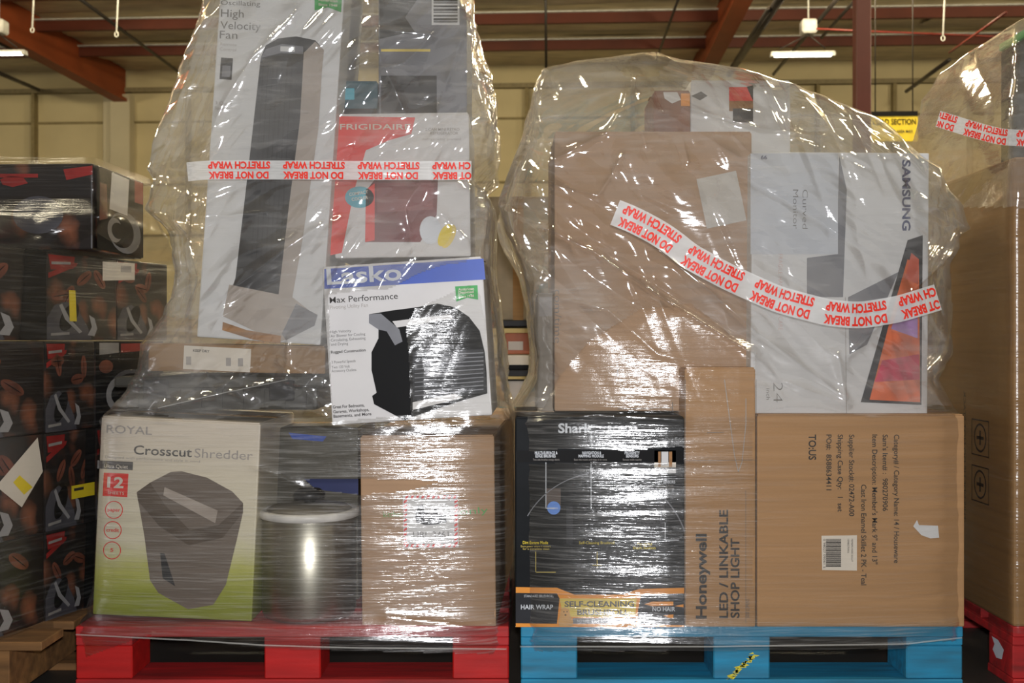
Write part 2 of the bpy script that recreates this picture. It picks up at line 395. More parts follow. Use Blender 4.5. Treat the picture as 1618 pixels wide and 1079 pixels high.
for px, y0, lab in ((54, 45, 'white roof hook at the far left by the girder'), (187, 52, 'white roof hook above the left purlins'), (1493, 58, 'white roof hook right of the dark column')):
    t = hall_thing('roof_hook', lab, 'hook', 'white hooks hanging from the roof')
    a, b = hp(px + 2, -60, 12.3), hp(px - 3, y0, 12.3)
    tube('rod', [a, b], .009, M_STEEL, t); tube('hook_eye', [b + Vector((0.02 * math.sin(k * .785), 0, -0.02 + 0.03 * math.cos(k * .785))) for k in range(8)], .006, M_STEEL, t, 6)

t = hall_thing('hanging_sign', 'yellow load section sign with black header right of the column', 'sign')
a, b = hp(1376, 224, 11.5), hp(1450, 176, 11.5)
box('sign_board', a.x, b.x, 11.5, 11.52, a.z, b.z - .05, M_YELLOW, t); box('sign_header', a.x, b.x, 11.495, 11.525, b.z - .05, b.z, M_BLACK, t)
def hall_text(s, x, z, h, w, m, t, y):
    v, f = text2d(s, .02); sx = w / v[:, 0].max()
    me = bpy.data.meshes.new('lettering'); me.from_pydata([(x + q[0] * sx, y, z + q[1] * h) for q in v], [], f); link('lettering', me, m, t)
sw = b.x - a.x
hall_text('LOAD SECTION', a.x + sw * .04, b.z - .135, .06, sw * .92, M_BLACK, t, 11.497)
hall_text('FLOOR AREA MAX', a.x + sw * .3, b.z - .22, .03, sw * .6, M_INK, t, 11.497)
for k in (0.1, .9): tube('hanger_wire', [(a.x + sw * k, 11.51, b.z), (a.x + sw * k, 11.51, 5.7)], .006, M_PIPE, t, 6)

# ------------------------------------------------------------------ pallets
M_PRED = mat('red_pallet_paint', '#a82022', 0.6, var=0.14, scale=5, stretch=(1, 8, 8), bump=0.15, var2='#7d2322')
M_PRED2 = mat('red_block_paint', '#b01614', 0.55, var=0.1, scale=5, stretch=(1, 8, 8), bump=0.1)
M_PBLUE = mat('blue_pallet_paint', '#1f80a6', 0.6, var=0.14, scale=5, stretch=(1, 8, 8), bump=0.15, var2='#2a6a86')
M_PWOOD = mat('pallet_wood', '#785530', 0.75, var=0.2, scale=5, stretch=(1, 8, 8), bump=0.2)
M_YPAINT = mat('yellow_spray_paint', '#d6c93a', 0.5, var=0.1, scale=60)
def block_pallet(label, xc, y0, w, l, m, mb):
    t = thing('block_pallet', label, 'pallet', (xc, y0 + l / 2, 0))
    h = w / 2; n = 7; bw = 0.135; pitch = (l - bw) / (n - 1)
    for k in range(n):
        ys = -l / 2 + k * pitch; box('deck_board', -h, h, ys, ys + bw, .118, .142, m, t, .002)
    for x in (-h, -.065, h - .13): box('stringer_board', x, x + .13, -l / 2 + .002, l / 2 - .002, .098, .1178, m, t, .002)
    for x in (-h, -.065, h - .13):
        for y in (-l / 2 + .003, -.065, l / 2 - .133): box('block', x, x + .13, y, y + .13, .0205, .0978, mb, t, .003)
    for y in (-l / 2, -.065, l / 2 - .14): box('bottom_board', -h, h, y, y + .14, 0, .02, m, t, .002)
    return t
LPX = ((118 + 805) / 2 - CX) / 685; RPX = ((822 + 1523) / 2 - CX) / 685
pal_l = block_pallet('bright red block pallet under the shredder and fan boxes', LPX, 0.0, 1.0, 1.2, M_PRED, M_PRED2)
pal_r = block_pallet('blue block pallet with a yellow spray mark on its middle block', RPX, 0.0, 1.02, 1.2, M_PBLUE, M_PBLUE)
pal_f = block_pallet('red block pallet with a white stencil mark at the right edge', 1.157 + .51, 0.0, 1.02, 1.2, M_PRED, M_PRED)
# yellow stroke on the blue middle block
fc = Face((0, 0.003, 0), (0, -1, 0), pal_r)
yb = []
rnd = random.Random(3)
for k in range(26):
    a = k / 25; x, y = 1192 - 50 * a, 1034 + 48 * a
    yb.append([(x + rnd.uniform(-7, 7) + r * math.cos(q), y + rnd.uniform(-2, 2) + r * .7 * math.sin(q)) for r in (3.2,) for q in (0, 1.3, 2.5, 3.8, 5.1)])
fc.polys(yb, M_YPAINT, 'spray_mark', 0.0012)
# white stencil on the side of the right pallet's block
def side_poly(x, pts, m, name, root, y_off=0):
    me = bpy.data.meshes.new(name); me.from_pydata([Vector((x, y, z)) - root.location for y, z in pts], [], [tuple(range(len(pts)))]); return link(name, me, m, root)
side_poly(1.1565, [(.06, .05), (.09, .045), (.11, .06), (.10, .075), (.115, .09), (.08, .09), (.05, .075)], M_PALETEXT, 'stencil_mark', pal_f)

t = thing('stringer_pallet', 'bare wooden pallet under the coffee machine boxes', 'pallet', (-1.56, .45, 0))
for k in range(7): box('deck_board', -.53, .53, -.58 + k * .178, -.58 + k * .178 + .12, .122, .142, M_PWOOD, t, .002)
for x in (-.50, -.02, .42): box('stringer', x, x + .038, -.578, .605, .0185, .1218, M_PWOOD, t, .002)
for k in range(5): box('bottom_board', -.53, .53, -.58 + k * .267, -.58 + k * .267 + .1, 0, .018, M_PWOOD, t, .002)

# ------------------------------------------------------------------ left pallet goods
# paper shredder box
M_ROYAL = None
def grad_mat(name, z0, z1, stops):
    m = bpy.data.materials.new(name); m.use_nodes = True; N = m.node_tree.nodes; L = m.node_tree.links; b = N['Principled BSDF']
    tc = N.new('ShaderNodeTexCoord'); sp = N.new('ShaderNodeSeparateXYZ'); L.new(tc.outputs['Object'], sp.inputs[0])
    mr = N.new('ShaderNodeMapRange'); mr.inputs['From Min'].default_value = z0; mr.inputs['From Max'].default_value = z1; L.new(sp.outputs['Z'], mr.inputs['Value'])
    nz = N.new('ShaderNodeTexNoise'); nz.inputs['Scale'].default_value = 18; nz.inputs['Detail'].default_value = 4; L.new(tc.outputs['Object'], nz.inputs['Vector'])
    ad = N.new('ShaderNodeMath'); ad.operation = 'MULTIPLY_ADD'; ad.inputs[1].default_value = 0.10; L.new(nz.outputs['Fac'], ad.inputs[0]); L.new(mr.outputs[0], ad.inputs[2])
    cr = N.new('ShaderNodeValToRGB'); L.new(ad.outputs[0], cr.inputs['Fac'])
    e = cr.color_ramp.elements
    while len(e) < len(stops): e.new(0.5)
    for q, (p, c) in zip(e, stops): q.position = p; q.color = (*lin(c), 1)
    L.new(cr.outputs['Color'], b.inputs['Base Color']); b.inputs['Roughness'].default_value = .5
    return m
M_ROYAL = grad_mat('printed_meadow', 0.0, 0.46, [(0.0, '#6d7a1e'), (0.16, '#8b9330'), (0.30, '#b3b45f'), (0.45, '#cfc8ae'), (1.0, '#cdc2b2')])
r, f = carton('shredder_box', 'white and green crosscut paper shredder box on the red pallet', 279, 821, 252, 312, .045, .40, M_ROYAL, roll=-2.6)
RR = -2.8
f.text([('ROYAL', 168, 684, 13, 72, RR, .01)], M_INKL, 'brand_lettering')
f.text([('Crosscut', 211, 718, 15, 92, RR, .012)], M_INKG, 'lettering')
f.text([('Shredder', 307, 723, 15, 92, RR, .0)], M_INKL, 'lettering')
f.text([('Designed with performance and style in mind', 166, 724, 4, 150, RR, 0)], M_INKL, 'lettering')
f.rect(154, 729, 210, 742, M_INKG, rot=RR); f.text([('Ultra Quiet', 164, 739, 6, 38, RR, .01)], M_OFFW, 'lettering')
f.rect(163, 748, 202, 785, M_RED, rot=RR); f.text([('12', 169, 770, 17, 26, RR, .03), ('SHEETS', 170, 781, 5, 26, RR, 0)], M_OFFW, 'lettering')
for cx, cy, wd in ((180, 806, 'paper'), (178, 838, 'credit'), (177, 870, '5')):
    f.polys(annulus(cx, cy, 12.8, 14.3), M_RED, 'badge_ring'); f.text([(wd, cx - (10 if len(wd) > 1 else 3), cy + 2, 6, 20 if len(wd) > 1 else 5, RR, .02)], M_RED, 'lettering')
f.poly([(216, 778), (237, 763), (270, 746), (287, 745), (327, 755), (367, 777), (384, 795), (384, 810), (374, 854), (357, 924), (337, 956), (297, 963), (250, 937), (237, 917), (228, 847)], M_TAUPE, 'printed_picture')
f.poly([(216, 778), (237, 763), (262, 800), (300, 838), (345, 830), (384, 795), (384, 810), (352, 850), (298, 862), (252, 832), (218, 792)], mat('taupe_dark_print', '#55493f', .5), 'printed_picture', .0009)
f.poly([(260, 770), (344, 807), (340, 827), (258, 783)], M_TAUPEL, 'printed_picture', .0012)
f.poly([(253, 874), (260, 875), (277, 927), (257, 914)], M_DKGREY, 'printed_picture', .001)

# stainless canister with white rim and black knob
M_STAIN = mat('brushed_steel', '#a8a496', 0.36, 1.0, var=0.06, scale=4, stretch=(1, 1, 60))
M_KNOB = mat('black_plastic', '#131416', 0.35); M_RIM = mat('white_plastic', '#d9d6d0', 0.4)
p = at(489, 900, .125); t = thing('steel_canister', 'shiny steel canister with white rim and black lid knob', 'canister', (p.x, p.y, .142))
lathe('body', [(.098, 0), (.108, .004), (.112, .015), (.112, .236), (.108, .24)], M_STAIN, t)
lathe('rim', [(.112, .236), (.119, .238), (.120, .252), (.114, .256), (.108, .254)], M_RIM, t)
lathe('lid', [(.108, .25), (.09, .262), (.05, .268), (.012, .27)], mat('grey_lid', '#6d675b', .35), t)
lathe('knob', [(.012, .268), (.016, .275), (.036, .28), (.038, .292), (.026, .302), (.004, .305)], M_KNOB, t)
# dark box behind the canister
r, f = carton('dark_carton', 'charcoal carton with navy stripes behind the steel canister', 491, 830, 150, 304, .27, .35, mat('charcoal_carton', '#4a4538', .6, var=.25, scale=8), flaps=True)
f.poly([(480, 757), (566, 757), (566, 782), (500, 774)], M_NAVY, 'printed_panel'); f.poly([(456, 684), (516, 690), (510, 698), (462, 694)], M_BLUE, 'printed_panel')

# cardboard box with air-mail label
r, f = carton('airmail_carton', 'brown carton with red-striped address label beside the steel canister', 676, 840, 213, 300, .012, 1.05, M_CARD2, roll=.6, yaw=-3)
f.rect(637, 782, 724, 866, M_GREYW, 'address_label', rot=1)
st = []
for k in range(10):
    x = 640 + k * 8.4; st += [[(x, 788), (x + 4, 788), (x + 6, 783), (x + 2, 783)], [(x, 865), (x + 4, 865), (x + 6, 860), (x + 2, 860)]]
    y = 788 + k * 7.4; st += [[(638, y + 4), (643, y + 1), (643, y + 5), (638, y + 8)], [(718, y + 4), (723, y + 1), (723, y + 5), (718, y + 8)]]
f.polys(st, M_RED, 'label_border', .001)
f.text([('URL 3461', 653, 851, 11, 56, 1, -.005)], M_INKG, 'lettering')
f.poly([(658, 826), (656, 814), (660, 808), (657, 800), (668, 797), (671, 810), (684, 812), (688, 800), (692, 812), (704, 814), (706, 826), (690, 829), (672, 830)], M_DKGREY, 'printed_picture', .001)
f.text([('kitchen', 606, 818, 10, 30, 2, -.01), ('only', 727, 814, 11, 44, 4, -.01)], M_GREEN, 'handwriting')

# utility fan box (blue and white)
r, f = carton('utility_fan_box', 'white box with blue band and black pivoting fan picture', 643, 540, 254, 249, .0, .33, M_WHITE, roll=3.7, yaw=-1.5)
Q = 3.8
f.poly([(512.5, 457), (512.5, 425.5), (764, 409), (767, 442)], M_BLUE, 'printed_band')
f.text([('Lasko', 517, 450, 26, 118, Q, .02)], M_PALETEXT, 'brand_lettering')
f.text([('Max Performance', 521, 479.5, 10, 108, Q, 0.004)], M_INK, 'lettering')
f.text([('Pivoting Utility Fan', 521.5, 489, 6, 60, Q, 0)], M_INKL, 'lettering')
f.poly([(719, 453), (754.5, 451), (755.5, 474), (738, 471), (721, 477)], M_GREEN, 'award_ribbon'); f.text([('American', 724, 460, 4.5, 25, Q, .02), ('Designed', 724.5, 465, 4.5, 24, Q, .02), ('Since 1948', 725, 471, 4, 24, Q, .02)], M_OFFW, 'lettering')
f.text([(s, 522 + i * .4, 527 + i * 6.6, 4.5, w, Q, 0) for i, (s, w) in enumerate((('High Velocity', 33), ('Air Blower for Cooling', 55), ('Circulating, Exhausting', 55), ('and Drying', 27)))], M_INKG, 'lettering')
f.text([('Rugged Construction', 523, 559, 4.5, 55, Q, .03), ('3 Powerful Speeds', 524, 575, 4.5, 38, Q, 0), ('Two 120 Volt', 524, 583, 4.5, 29, Q, 0), ('Accessory Outlets', 524, 589, 4.5, 39, Q, 0)], M_INKG, 'lettering')
f.text([('Great For Bedrooms,', 526, 646, 5, 50, Q, .02), ('Garages, Workshops,', 526.5, 653.5, 5, 57, Q, .02), ('Basements, and More', 527, 660.5, 5, 60, Q, .02)], M_INK, 'lettering')
f.poly([(583, 497), (619, 491), (658, 486), (691, 480), (719, 486), (741, 501), (758, 523), (766, 557), (769, 590), (770, 622), (731, 633), (652, 659), (640, 665), (591, 639), (588, 626), (595, 621), (587, 585), (587, 557), (598, 535), (598, 521), (583, 511)], M_BLACK, 'printed_picture')
f.poly([(583, 497), (602, 496), (631, 521), (636, 540), (624, 546), (611, 524), (598, 521), (583, 511)], M_MIDGREY, 'printed_picture', .001)
f.poly([(620, 508), (711, 497), (715, 504), (627, 518)], M_WHITE, 'printed_picture', .001); f.poly([(652, 636), (718, 622), (732, 629), (652, 648)], M_WHITE, 'printed_picture', .001)
f.poly([(652, 556), (764, 552), (769, 620), (652, 634)], M_DKGREY, 'printed_picture', .0009)
f.polys([[(655, 562 + k * 7), (764, 557 + k * 6.4), (764, 558.5 + k * 6.4), (655, 563.5 + k * 7)] for k in range(10)], M_MIDGREY, 'printed_grille', .0012)

# flat brown carton under the tower fan box; an added tote shape fills the dark void below
r, f = carton('flat_carton', 'flat brown carton with white shipping label under the tower fan box', 374, 568, 280, 42, .055, .40, M_CARD3, roll=-1.0)
f.rect(290, 549, 396, 586, M_OFFW, 'shipping_label', rot=-3); f.text([('KEEP DRY', 305, 556, 4, 26, -3, .02)], M_INK, 'lettering')
f.polys([[(x, 564 + x * .03 - 9), (x + 8, 564 + x * .03 - 9), (x + 8, 577 + x * .03 - 9), (x, 577 + x * .03 - 9)] for x in (294, 357, 376)], M_INKL, 'printed_symbol')
M_VOIDFILL = mat('dark_void_filler', '#34322c', 0.45, var=.2)
s = at(180, 657, .07); e2 = at(512, 593, .07)
t = thing('void_filler', 'added dark filler for the void between shredder box and flat carton', 'filler', ((s.x + e2.x) / 2, .27, s.z + .012))
tw, th_ = (e2.x - s.x) / 2, e2.z - s.z - .012
box('filler_body', -tw + .02, tw - .02, -.18, .18, 0, th_ - .03, M_VOIDFILL, t, .008, 2); box('lid', -tw, tw, -.2, .2, th_ - .03, th_ - .004, M_VOIDFILL, t, .006, 2)
for k in (-1, 1): box('filler_latch', k * tw * .6 - .03, k * tw * .6 + .03, -.206, -.195, th_ - .06, th_ - .01, M_DKGREY, t, .003)
for k in range(-4, 5): box('filler_rib', k * .05 - .004, k * .05 + .004, -.186, -.178, .005, th_ - .035, M_VOIDFILL, t)

# tower fan box
r, f = carton('tower_fan_box', 'tall white high velocity tower fan box leaning right', 432, 195, 196, 690, .05, .30, M_GREYW, roll=-3.9)
Q = -4.0
f.text([('Oscillating', 349, 8, 8, 62, -2, 0), ('High', 349, 27, 13, 36, -2, 0), ('Velocity', 348, 46, 13, 64, -2, 0), ('Fan', 347, 61, 13, 28, -2, 0)], M_INKG, 'lettering')
f.text([('Remote', 348, 72, 5, 26, Q, 0), ('Control', 347, 80, 5, 26, Q, 0), ('3 Quiet', 340, 165, 5, 26, Q, 0), ('Speeds', 339, 173, 5, 24, Q, 0)], M_INKL, 'lettering')
f.rect(348, 92, 367, 126, M_DKGREY, 'printed_remote', rot=Q); f.rect(351, 104, 364, 122, M_MIDGREY, 'printed_remote', .0009, rot=Q)
f.poly([(497, -14), (541, -14), (539, 20), (518, 12), (497, 17)], M_GREEN, 'award_ribbon'); f.text([('American', 503, 2, 4.5, 30, Q, .02), ('Since 1948', 503, 9, 4, 30, Q, .02)], M_OFFW, 'lettering')
f.poly([(412, 92), (420, 72), (440, 61), (468, 58), (498, 64), (512, 80), (509, 110), (503, 200), (480, 330), (462, 470), (352, 500), (372, 440), (392, 270)], M_DKGREY, 'printed_picture')
f.poly([(480, 84), (498, 66), (512, 80), (509, 110), (503, 205), (478, 380), (462, 470), (440, 468), (456, 330), (474, 190)], M_TAUPEL, 'printed_picture', .0009)
f.poly([(412, 92), (420, 78), (446, 70), (479, 74), (479, 86), (444, 84)], M_MIDGREY, 'printed_picture', .001); f.rect(443, 74, 466, 82, M_GREYW, 'printed_display', .0013, rot=-2)
f.polys([[(416 - k * 1.6 + q * 7.5, 100 + k * 26), (417 - k * 1.6 + q * 7.5, 100 + k * 26), (415.5 - k * 1.6 + q * 7.5, 122 + k * 26), (414.5 - k * 1.6 + q * 7.5, 122 + k * 26)] for k in range(12) for q in range(7)], M_BLACK, 'printed_grille', .0011)
f.poly([(352, 500), (362, 450), (462, 470), (500, 500), (492, 515), (444, 540), (420, 532)], M_TAUPEL, 'printed_picture', .001)
f.poly([(352, 509), (390, 522), (444, 531), (443, 543), (400, 537), (351, 522)], M_WOODP, 'printed_picture', .0013); f.poly([(468, 480), (502, 498), (497, 515), (452, 538), (445, 528)], M_MIDGREY, 'printed_picture', .0014)

# compact refrigerator box, red and white
r, f = carton('mini_fridge_box', 'red and white compact refrigerator box with dark red fridge picture', 635, 294, 215, 226, .10, .38, M_WHITE, roll=.8)
f.poly([(531, 184), (656, 186), (650, 212), (615, 222), (578, 238), (560, 300), (540, 400), (522, 404)], M_RED, 'printed_banner'); f.text([('FRIGIDAIRE', 537, 205, 9, 112, 0, .01)], M_OFFW, 'brand_lettering')
f.poly([(580, 300), (592, 284), (692, 284), (690, 340), (664, 383), (577, 383)], M_MAROON, 'printed_picture'); f.poly([(595, 290), (686, 290), (684, 332), (596, 336)], mat('maroon_light_print', '#7d3a3a', .45), 'printed_picture', .001)
f.poly([(578, 300), (592, 290), (592, 380), (577, 383)], M_RED, 'printed_picture', .001)
f.poly(ring(568, 312, 23, 17), M_CYAN, 'printed_badge', .001); f.text([('COMPACT', 552, 310, 5, 30, 8, .02), ('COOLER', 556, 318, 5, 26, 8, .02)], M_OFFW, 'lettering', .0014)
f.poly(ring(680, 364, 17, 22), M_PALETEXT, 'printed_picture', .001); f.poly(ring(709, 374, 9, 20, rot=-25), M_GOLD, 'printed_picture', .0012); f.poly(ring(703, 372, 9, 19, rot=-25), M_YELLOW, 'printed_picture', .0014)
f.text([('6 CAN MINI RETRO', 672, 207, 4.5, 54, 0, .02), ('REFRIGERATOR', 680, 213, 4.5, 44, 0, .02), ('refrigerador portatil', 668, 222, 4, 60, 0, 0)], M_INKL, 'lettering')
# goods on top
r, f = carton('grey_appliance_box', 'grey box with black panel and barcode above the mini fridge box', 668, 40, 140, 286, .14, .34, M_MIDGREY, roll=0)
f.poly([(599, -60), (700, -60), (640, 28), (655, 50), (600, 62)], M_BLACK, 'printed_panel'); f.rect(682, -30, 726, 40, M_GREYW, 'barcode_label'); f.polys([[(685, -26 + k * 5), (723, -26 + k * 5), (723, -24 + k * 5 + (k % 3)), (685, -24 + k * 5 + (k % 3))] for k in range(13)], M_BLACK, 'barcode')
f.rect(602, 78, 680, 82, M_GOLD, 'printed_line'); f.rect(602, 120, 690, 180, M_DKGREY, 'printed_panel')
r, f = carton('teal_carton', 'small dark teal carton behind the tower fan box', 566, 158, 62, 56, .16, .3, M_TEAL)
f.rect(537, 172, 596, 185, M_BLACK, 'printed_band'); f.rect(540, 140, 560, 158, M_CYAN, 'printed_panel')

# ------------------------------------------------------------------ right pallet goods
M_SHARK = mat('black_gloss_print', '#121518', 0.55, var=0.15, spec=.12)
r, f = carton('robot_vacuum_box', 'black robot vacuum box with yellow brushroll banner on the blue pallet', 948, 826, 268, 330, .0, .40, M_SHARK)
f.text([('Shark', 882, 684, 15, 54, 0, .03)], M_PALETEXT, 'brand_lettering'); f.text([('ROBOT', 961, 683, 11, 46, 0, -.005)], M_PALETEXT, 'lettering')
f.rect(815, 712, 1080, 731, M_BLACK)
f.text([('MULTI-SURFACE &', 845, 718, 4.5, 36, 0, .03), ('EDGE BRUSHES', 846, 723, 4.5, 32, 0, .03), ('NAVIGATION &', 920, 718, 4.5, 30, 0, .03), ('MAPPING MODULE', 914, 723, 4.5, 40, 0, .03), ('PROXIMITY', 987, 718, 4.5, 24, 0, .03), ('SENSORS', 989, 723, 4.5, 20, 0, .03), ('CLIFF SENSORS', 1035, 764, 4.5, 32, 0, .03)], M_PALETEXT, 'lettering')
f.text([('Two side brushes sweep debris', 842, 728, 3, 42, 0, 0), ('Sees the room and maps it in rows', 907, 728, 3, 52, 0, 0), ('Senses walls nearby', 984, 728, 3, 30, 0, 0), ('Keeps it from', 1040, 769, 3, 24, 0, 0), ('falling off stairs', 1039, 773, 3, 26, 0, 0)], M_INKL, 'lettering')
f.polys([[(862, 731), (863.2, 731), (863.2, 804), (862, 804)], [(862, 803), (876, 803), (876, 804.2), (862, 804.2)], [(933.5, 733), (934.5, 733), (934.5, 805), (933.5, 805)], [(1050.5, 777), (1051.6, 777), (1051.6, 854), (1050.5, 854)], [(1050.5, 853), (1073, 853), (1073, 854.2), (1050.5, 854.2)]], M_PALETEXT, 'callout_line')
f.poly(ring(875, 803, 10.5, 10.5), M_SKYB, 'printed_button'); f.text([('CLEAN', 869, 805, 3.5, 12, 0, 0)], M_PALETEXT, 'lettering')
f.polys(annulus(952, 884, 136, 138, 40, 18, 62) + annulus(952, 884, 136, 137.5, 30, 100, 150), M_MIDGREY, 'printed_robot')
f.polys(annulus(952, 884, 108, 134, 40, 30, 60), M_DKGREY, 'printed_robot')
f.rect(1034, 712, 1068, 739, M_OFFW, 'printed_photo'); f.rect(1034, 741, 1049, 748, M_GREYW); f.rect(1052, 741, 1068, 748, M_GREYW); f.rect(1040, 714, 1044, 738, M_WOODP, 'printed_photo', .001); f.rect(1057, 714, 1062, 738, M_WOODP, 'printed_photo', .001); f.rect(1045, 714, 1056, 736, M_GREYW, 'printed_photo', .001)
f.rect(862, 772, 886, 800, mat('brown_print', '#4a3a30', .5), 'printed_robot', .0004); f.rect(895, 800, 905, 860, M_DKGREY, 'printed_robot')
f.text([('Dirt Engage Mode', 826, 860, 5, 40, 0, .02), ('Self-Cleaning Brushroll', 915, 860, 4.5, 56, 0, .0), ('Powerful', 1007, 862, 4.5, 23, 0, .02), ('Shark Suction', 1000, 868, 4.5, 36, 0, .02)], M_YELLOW, 'lettering')
f.text([('Extra power where it matters', 823, 865, 3.2, 47, 0, 0), ('for a complete clean', 826, 869, 3.2, 42, 0, 0)], M_GOLD, 'lettering')
f.polys([[(846, 872), (847, 872), (847, 905), (846, 905)], [(846, 904), (878, 904), (878, 905), (846, 905)], [(943, 872), (944, 872), (944, 898), (943, 898)], [(936, 893), (951, 893), (951, 894), (936, 894)]], M_GOLD, 'callout_line')
f.poly([(815, 928), (880, 929), (895, 935), (908, 940), (985, 940), (1000, 934), (1010, 931), (1081, 929), (1081, 991), (815, 991)], M_ORANGE, 'printed_banner')
f.poly([(884, 946), (1006, 946), (1004, 975), (890, 975)], M_GOLD, 'printed_banner', .001)
f.poly([(815, 937), (880, 938), (884, 946), (880, 986), (815, 985)], M_DKGREY, 'printed_panel', .001); f.poly([(1013, 940), (1081, 938), (1081, 988), (1008, 987), (1008, 965)], M_DKGREY, 'printed_panel', .001)
f.poly([(905, 977), (1005, 977), (1005, 986), (905, 986)], M_MIDGREY, 'printed_panel', .001)
f.text([('SELF-CLEANING', 892, 959, 9, 110, 0, .03), ('BRUSHROLL', 912, 972, 9, 82, 0, .03)], M_INKG, 'lettering', .0016); f.text([('HAIR WRAP', 823, 963, 7.5, 51, 0, .02), ('NO HAIR', 1031, 966, 7, 36, 0, .02), ('STANDARD BRUSHROLL', 828, 944, 4, 47, 0, 0), ('SHARK', 1040, 945, 4, 16, 0, 0)], M_PALETEXT, 'lettering', .0016)
f.text([('NO HAIR WRAP FOR PETS AND PEOPLE', 912, 984, 5, 88, 0, 0)], M_PALETEXT, 'lettering', .0016)
f.poly([(885, 972), (886, 963), (892, 960), (899, 963), (901, 972), (906, 983), (904, 990), (884, 990), (882, 982)], mat('puppy_print', '#cf9f62', .6, var=.2), 'printed_dog', .0016); f.polys([ring(891, 967, 1, 1, 6), ring(896, 967, 1, 1, 6), ring(893.5, 972, 1.6, 1.2, 6)], M_INK, 'printed_dog', .002)
f.polys([[(1018, 955), (1030, 951), (1064, 951), (1064, 957), (1030, 958)], [(1048, 973), (1064, 971), (1064, 978), (1056, 976)], [(1066, 958), (1080, 955), (1080, 960)]], M_ORANGE, 'printed_hair', .0014)

# tall shop light carton
r, f = carton('shop_light_carton', 'narrow brown shop light carton standing between black box and large carton', 1138, 787, 112, 408, -.004, .30, M_CARD)
f.text([('Honeywell', 1116, 978, 17, 134, 90, .03)], M_INK, 'brand_lettering'); f.text([('LED / LINKABLE', 1150, 977, 14, 171, 90, .025), ('SHOP LIGHT', 1168, 977, 14, 126, 90, .025)], M_INK, 'lettering'); f.text([('5000 LUMENS', 1184, 977, 6, 30, 90, 0)], M_INKG, 'lettering')
f.polys([[(1144 + a, 620 + b), (1145.2 + a, 620 + b), (1145.2 + a + c, 620 + b + d), (1144 + a + c, 620 + b + d)] for a, b, c, d in ((0, -20, 8, 60), (8, 40, 8, 60), (16, 100, 6, 26), (22, 126, 6, -16), (28, 110, 6, -60), (34, 50, 0, -40))], M_INKL, 'printed_outline')
f.polys([[(1082.5, 600), (1083.3, 600), (1083.3, 990), (1082.5, 990)], [(1194.5, 600), (1195.2, 600), (1195.2, 990), (1194.5, 990)], [(1178, 775), (1178.6, 775), (1178.6, 985), (1178, 985)], [(1084, 728), (1194, 727), (1194, 727.6), (1084, 728.6)], [(1117, 684), (1144, 683), (1144, 683.8), (1117, 684.8)]], M_INKG, 'carton_crease')

# skillet carton
r, f = carton('skillet_carton', 'large brown skillet carton with printed item lines and barcode label', 1360, 824, 328, 334, -.002, .45, M_CARD)
def vt(s, x, y0, y1, b=.012, h=8.5): return (s, x - h / 2, y0, h, y1 - y0, -90, b)
f.text([vt('TO:US', 1284, 687, 727, .02, 12), vt('PO#:  8588634411', 1310, 687, 775), vt('Shipping Case Qty:   1  set', 1328, 687, 809), vt('Supplier Stock#: 02472-A00', 1346, 687, 816), vt('Cast Iron Enamel Skillet 2 PK - Teal', 1365, 766, 925), vt("Item Description: Member's Mark 9\" and 13\"", 1382.5, 687, 892), vt("Sam's Item# :  980270906", 1399, 687, 808), vt('Category# / Category Name: 14 / Houseware', 1417, 687, 890)], M_INK, 'lettering')
f.poly([(1299, 901), (1354, 902), (1354, 846), (1298, 847)], M_OFFW, 'barcode_label')
f.polys([[(1305, 852 + i * 2.1), (1329, 852 + i * 2.1), (1329, 853.1 + i * 2.1 + (i * 7 % 3) * .3), (1305, 853.1 + i * 2.1 + (i * 7 % 3) * .3)] for i in range(21)], M_INK, 'barcode', .001)
f.text([('MEMBERS MARK SKILLET', 1345, 852, 3, 36, -90, 0), ('10980270906', 1339, 852, 3, 22, -90, 0), ('0 98027 09061 5', 1301, 852, 3.5, 46, -90, 0)], M_INK, 'lettering')
f.poly([(1443, 832), (1449, 822), (1452, 830), (1482, 831), (1484, 850), (1470, 851), (1456, 846)], M_GREYW, 'torn_label', .001)

# monitor box
r, f = carton('monitor_box', 'white monitor box with orange and magenta screen picture', 1327, 448, 280, 414, .035, .16, M_GREYW, roll=-.4, flaps=False)
f.text([('SAMSUNG', 1426, 253, 13, 112, -90, .03)], M_NAVY, 'brand_lettering')
f.poly([(1360, 636), (1434, 380), (1458, 372), (1456, 640)], M_DKGREY, 'printed_picture')
f.poly([(1374, 632), (1408, 500), (1434, 410), (1452, 420), (1454, 636)], mat('orange_screen_print', '#d9632c', .4, var=.2, scale=16), 'printed_screen', .001)
f.poly([(1382, 604), (1394, 570), (1452, 560), (1453, 600)], mat('magenta_screen_print', '#c5264c', .4, var=.25, scale=20), 'printed_screen', .0013); f.poly([(1408, 520), (1425, 470), (1450, 490), (1450, 535)], mat('violet_screen_print', '#a37bb5', .4, var=.2, scale=20), 'printed_screen', .0013)
f.poly([(1430, 440), (1440, 400), (1452, 410), (1451, 450)], mat('deep_orange_screen_print', '#c8563a', .4, var=.2, scale=20), 'printed_screen', .0013)
f.poly([(1340, 470), (1420, 430), (1370, 545), (1342, 560)], M_MIDGREY, 'printed_panel', .0005)
f.text([('24', 1222, 605, 16, 31, -90, -.02), ('inch', 1211, 614, 6, 18, -90, 0)], M_INKG, 'lettering')
f.rect(1186, 243, 1324, 402, mat('blue_grey_label', '#b9bdc4', .5, var=.03), 'paper_label'); f.text([('Curved', 1268, 300, 9, 62, -90, -.01), ('Monitor', 1253, 300, 9, 62, -90, -.01)], M_INKG, 'lettering'); f.text([('66', 1202, 252, 6, 10, 0, .03)], M_NAVY, 'lettering')
f.poly([(1322, 402), (1275, 408), (1275, 470), (1332, 470), (1338, 300), (1326, 246)], M_MIDGREY, 'printed_panel', .0004)
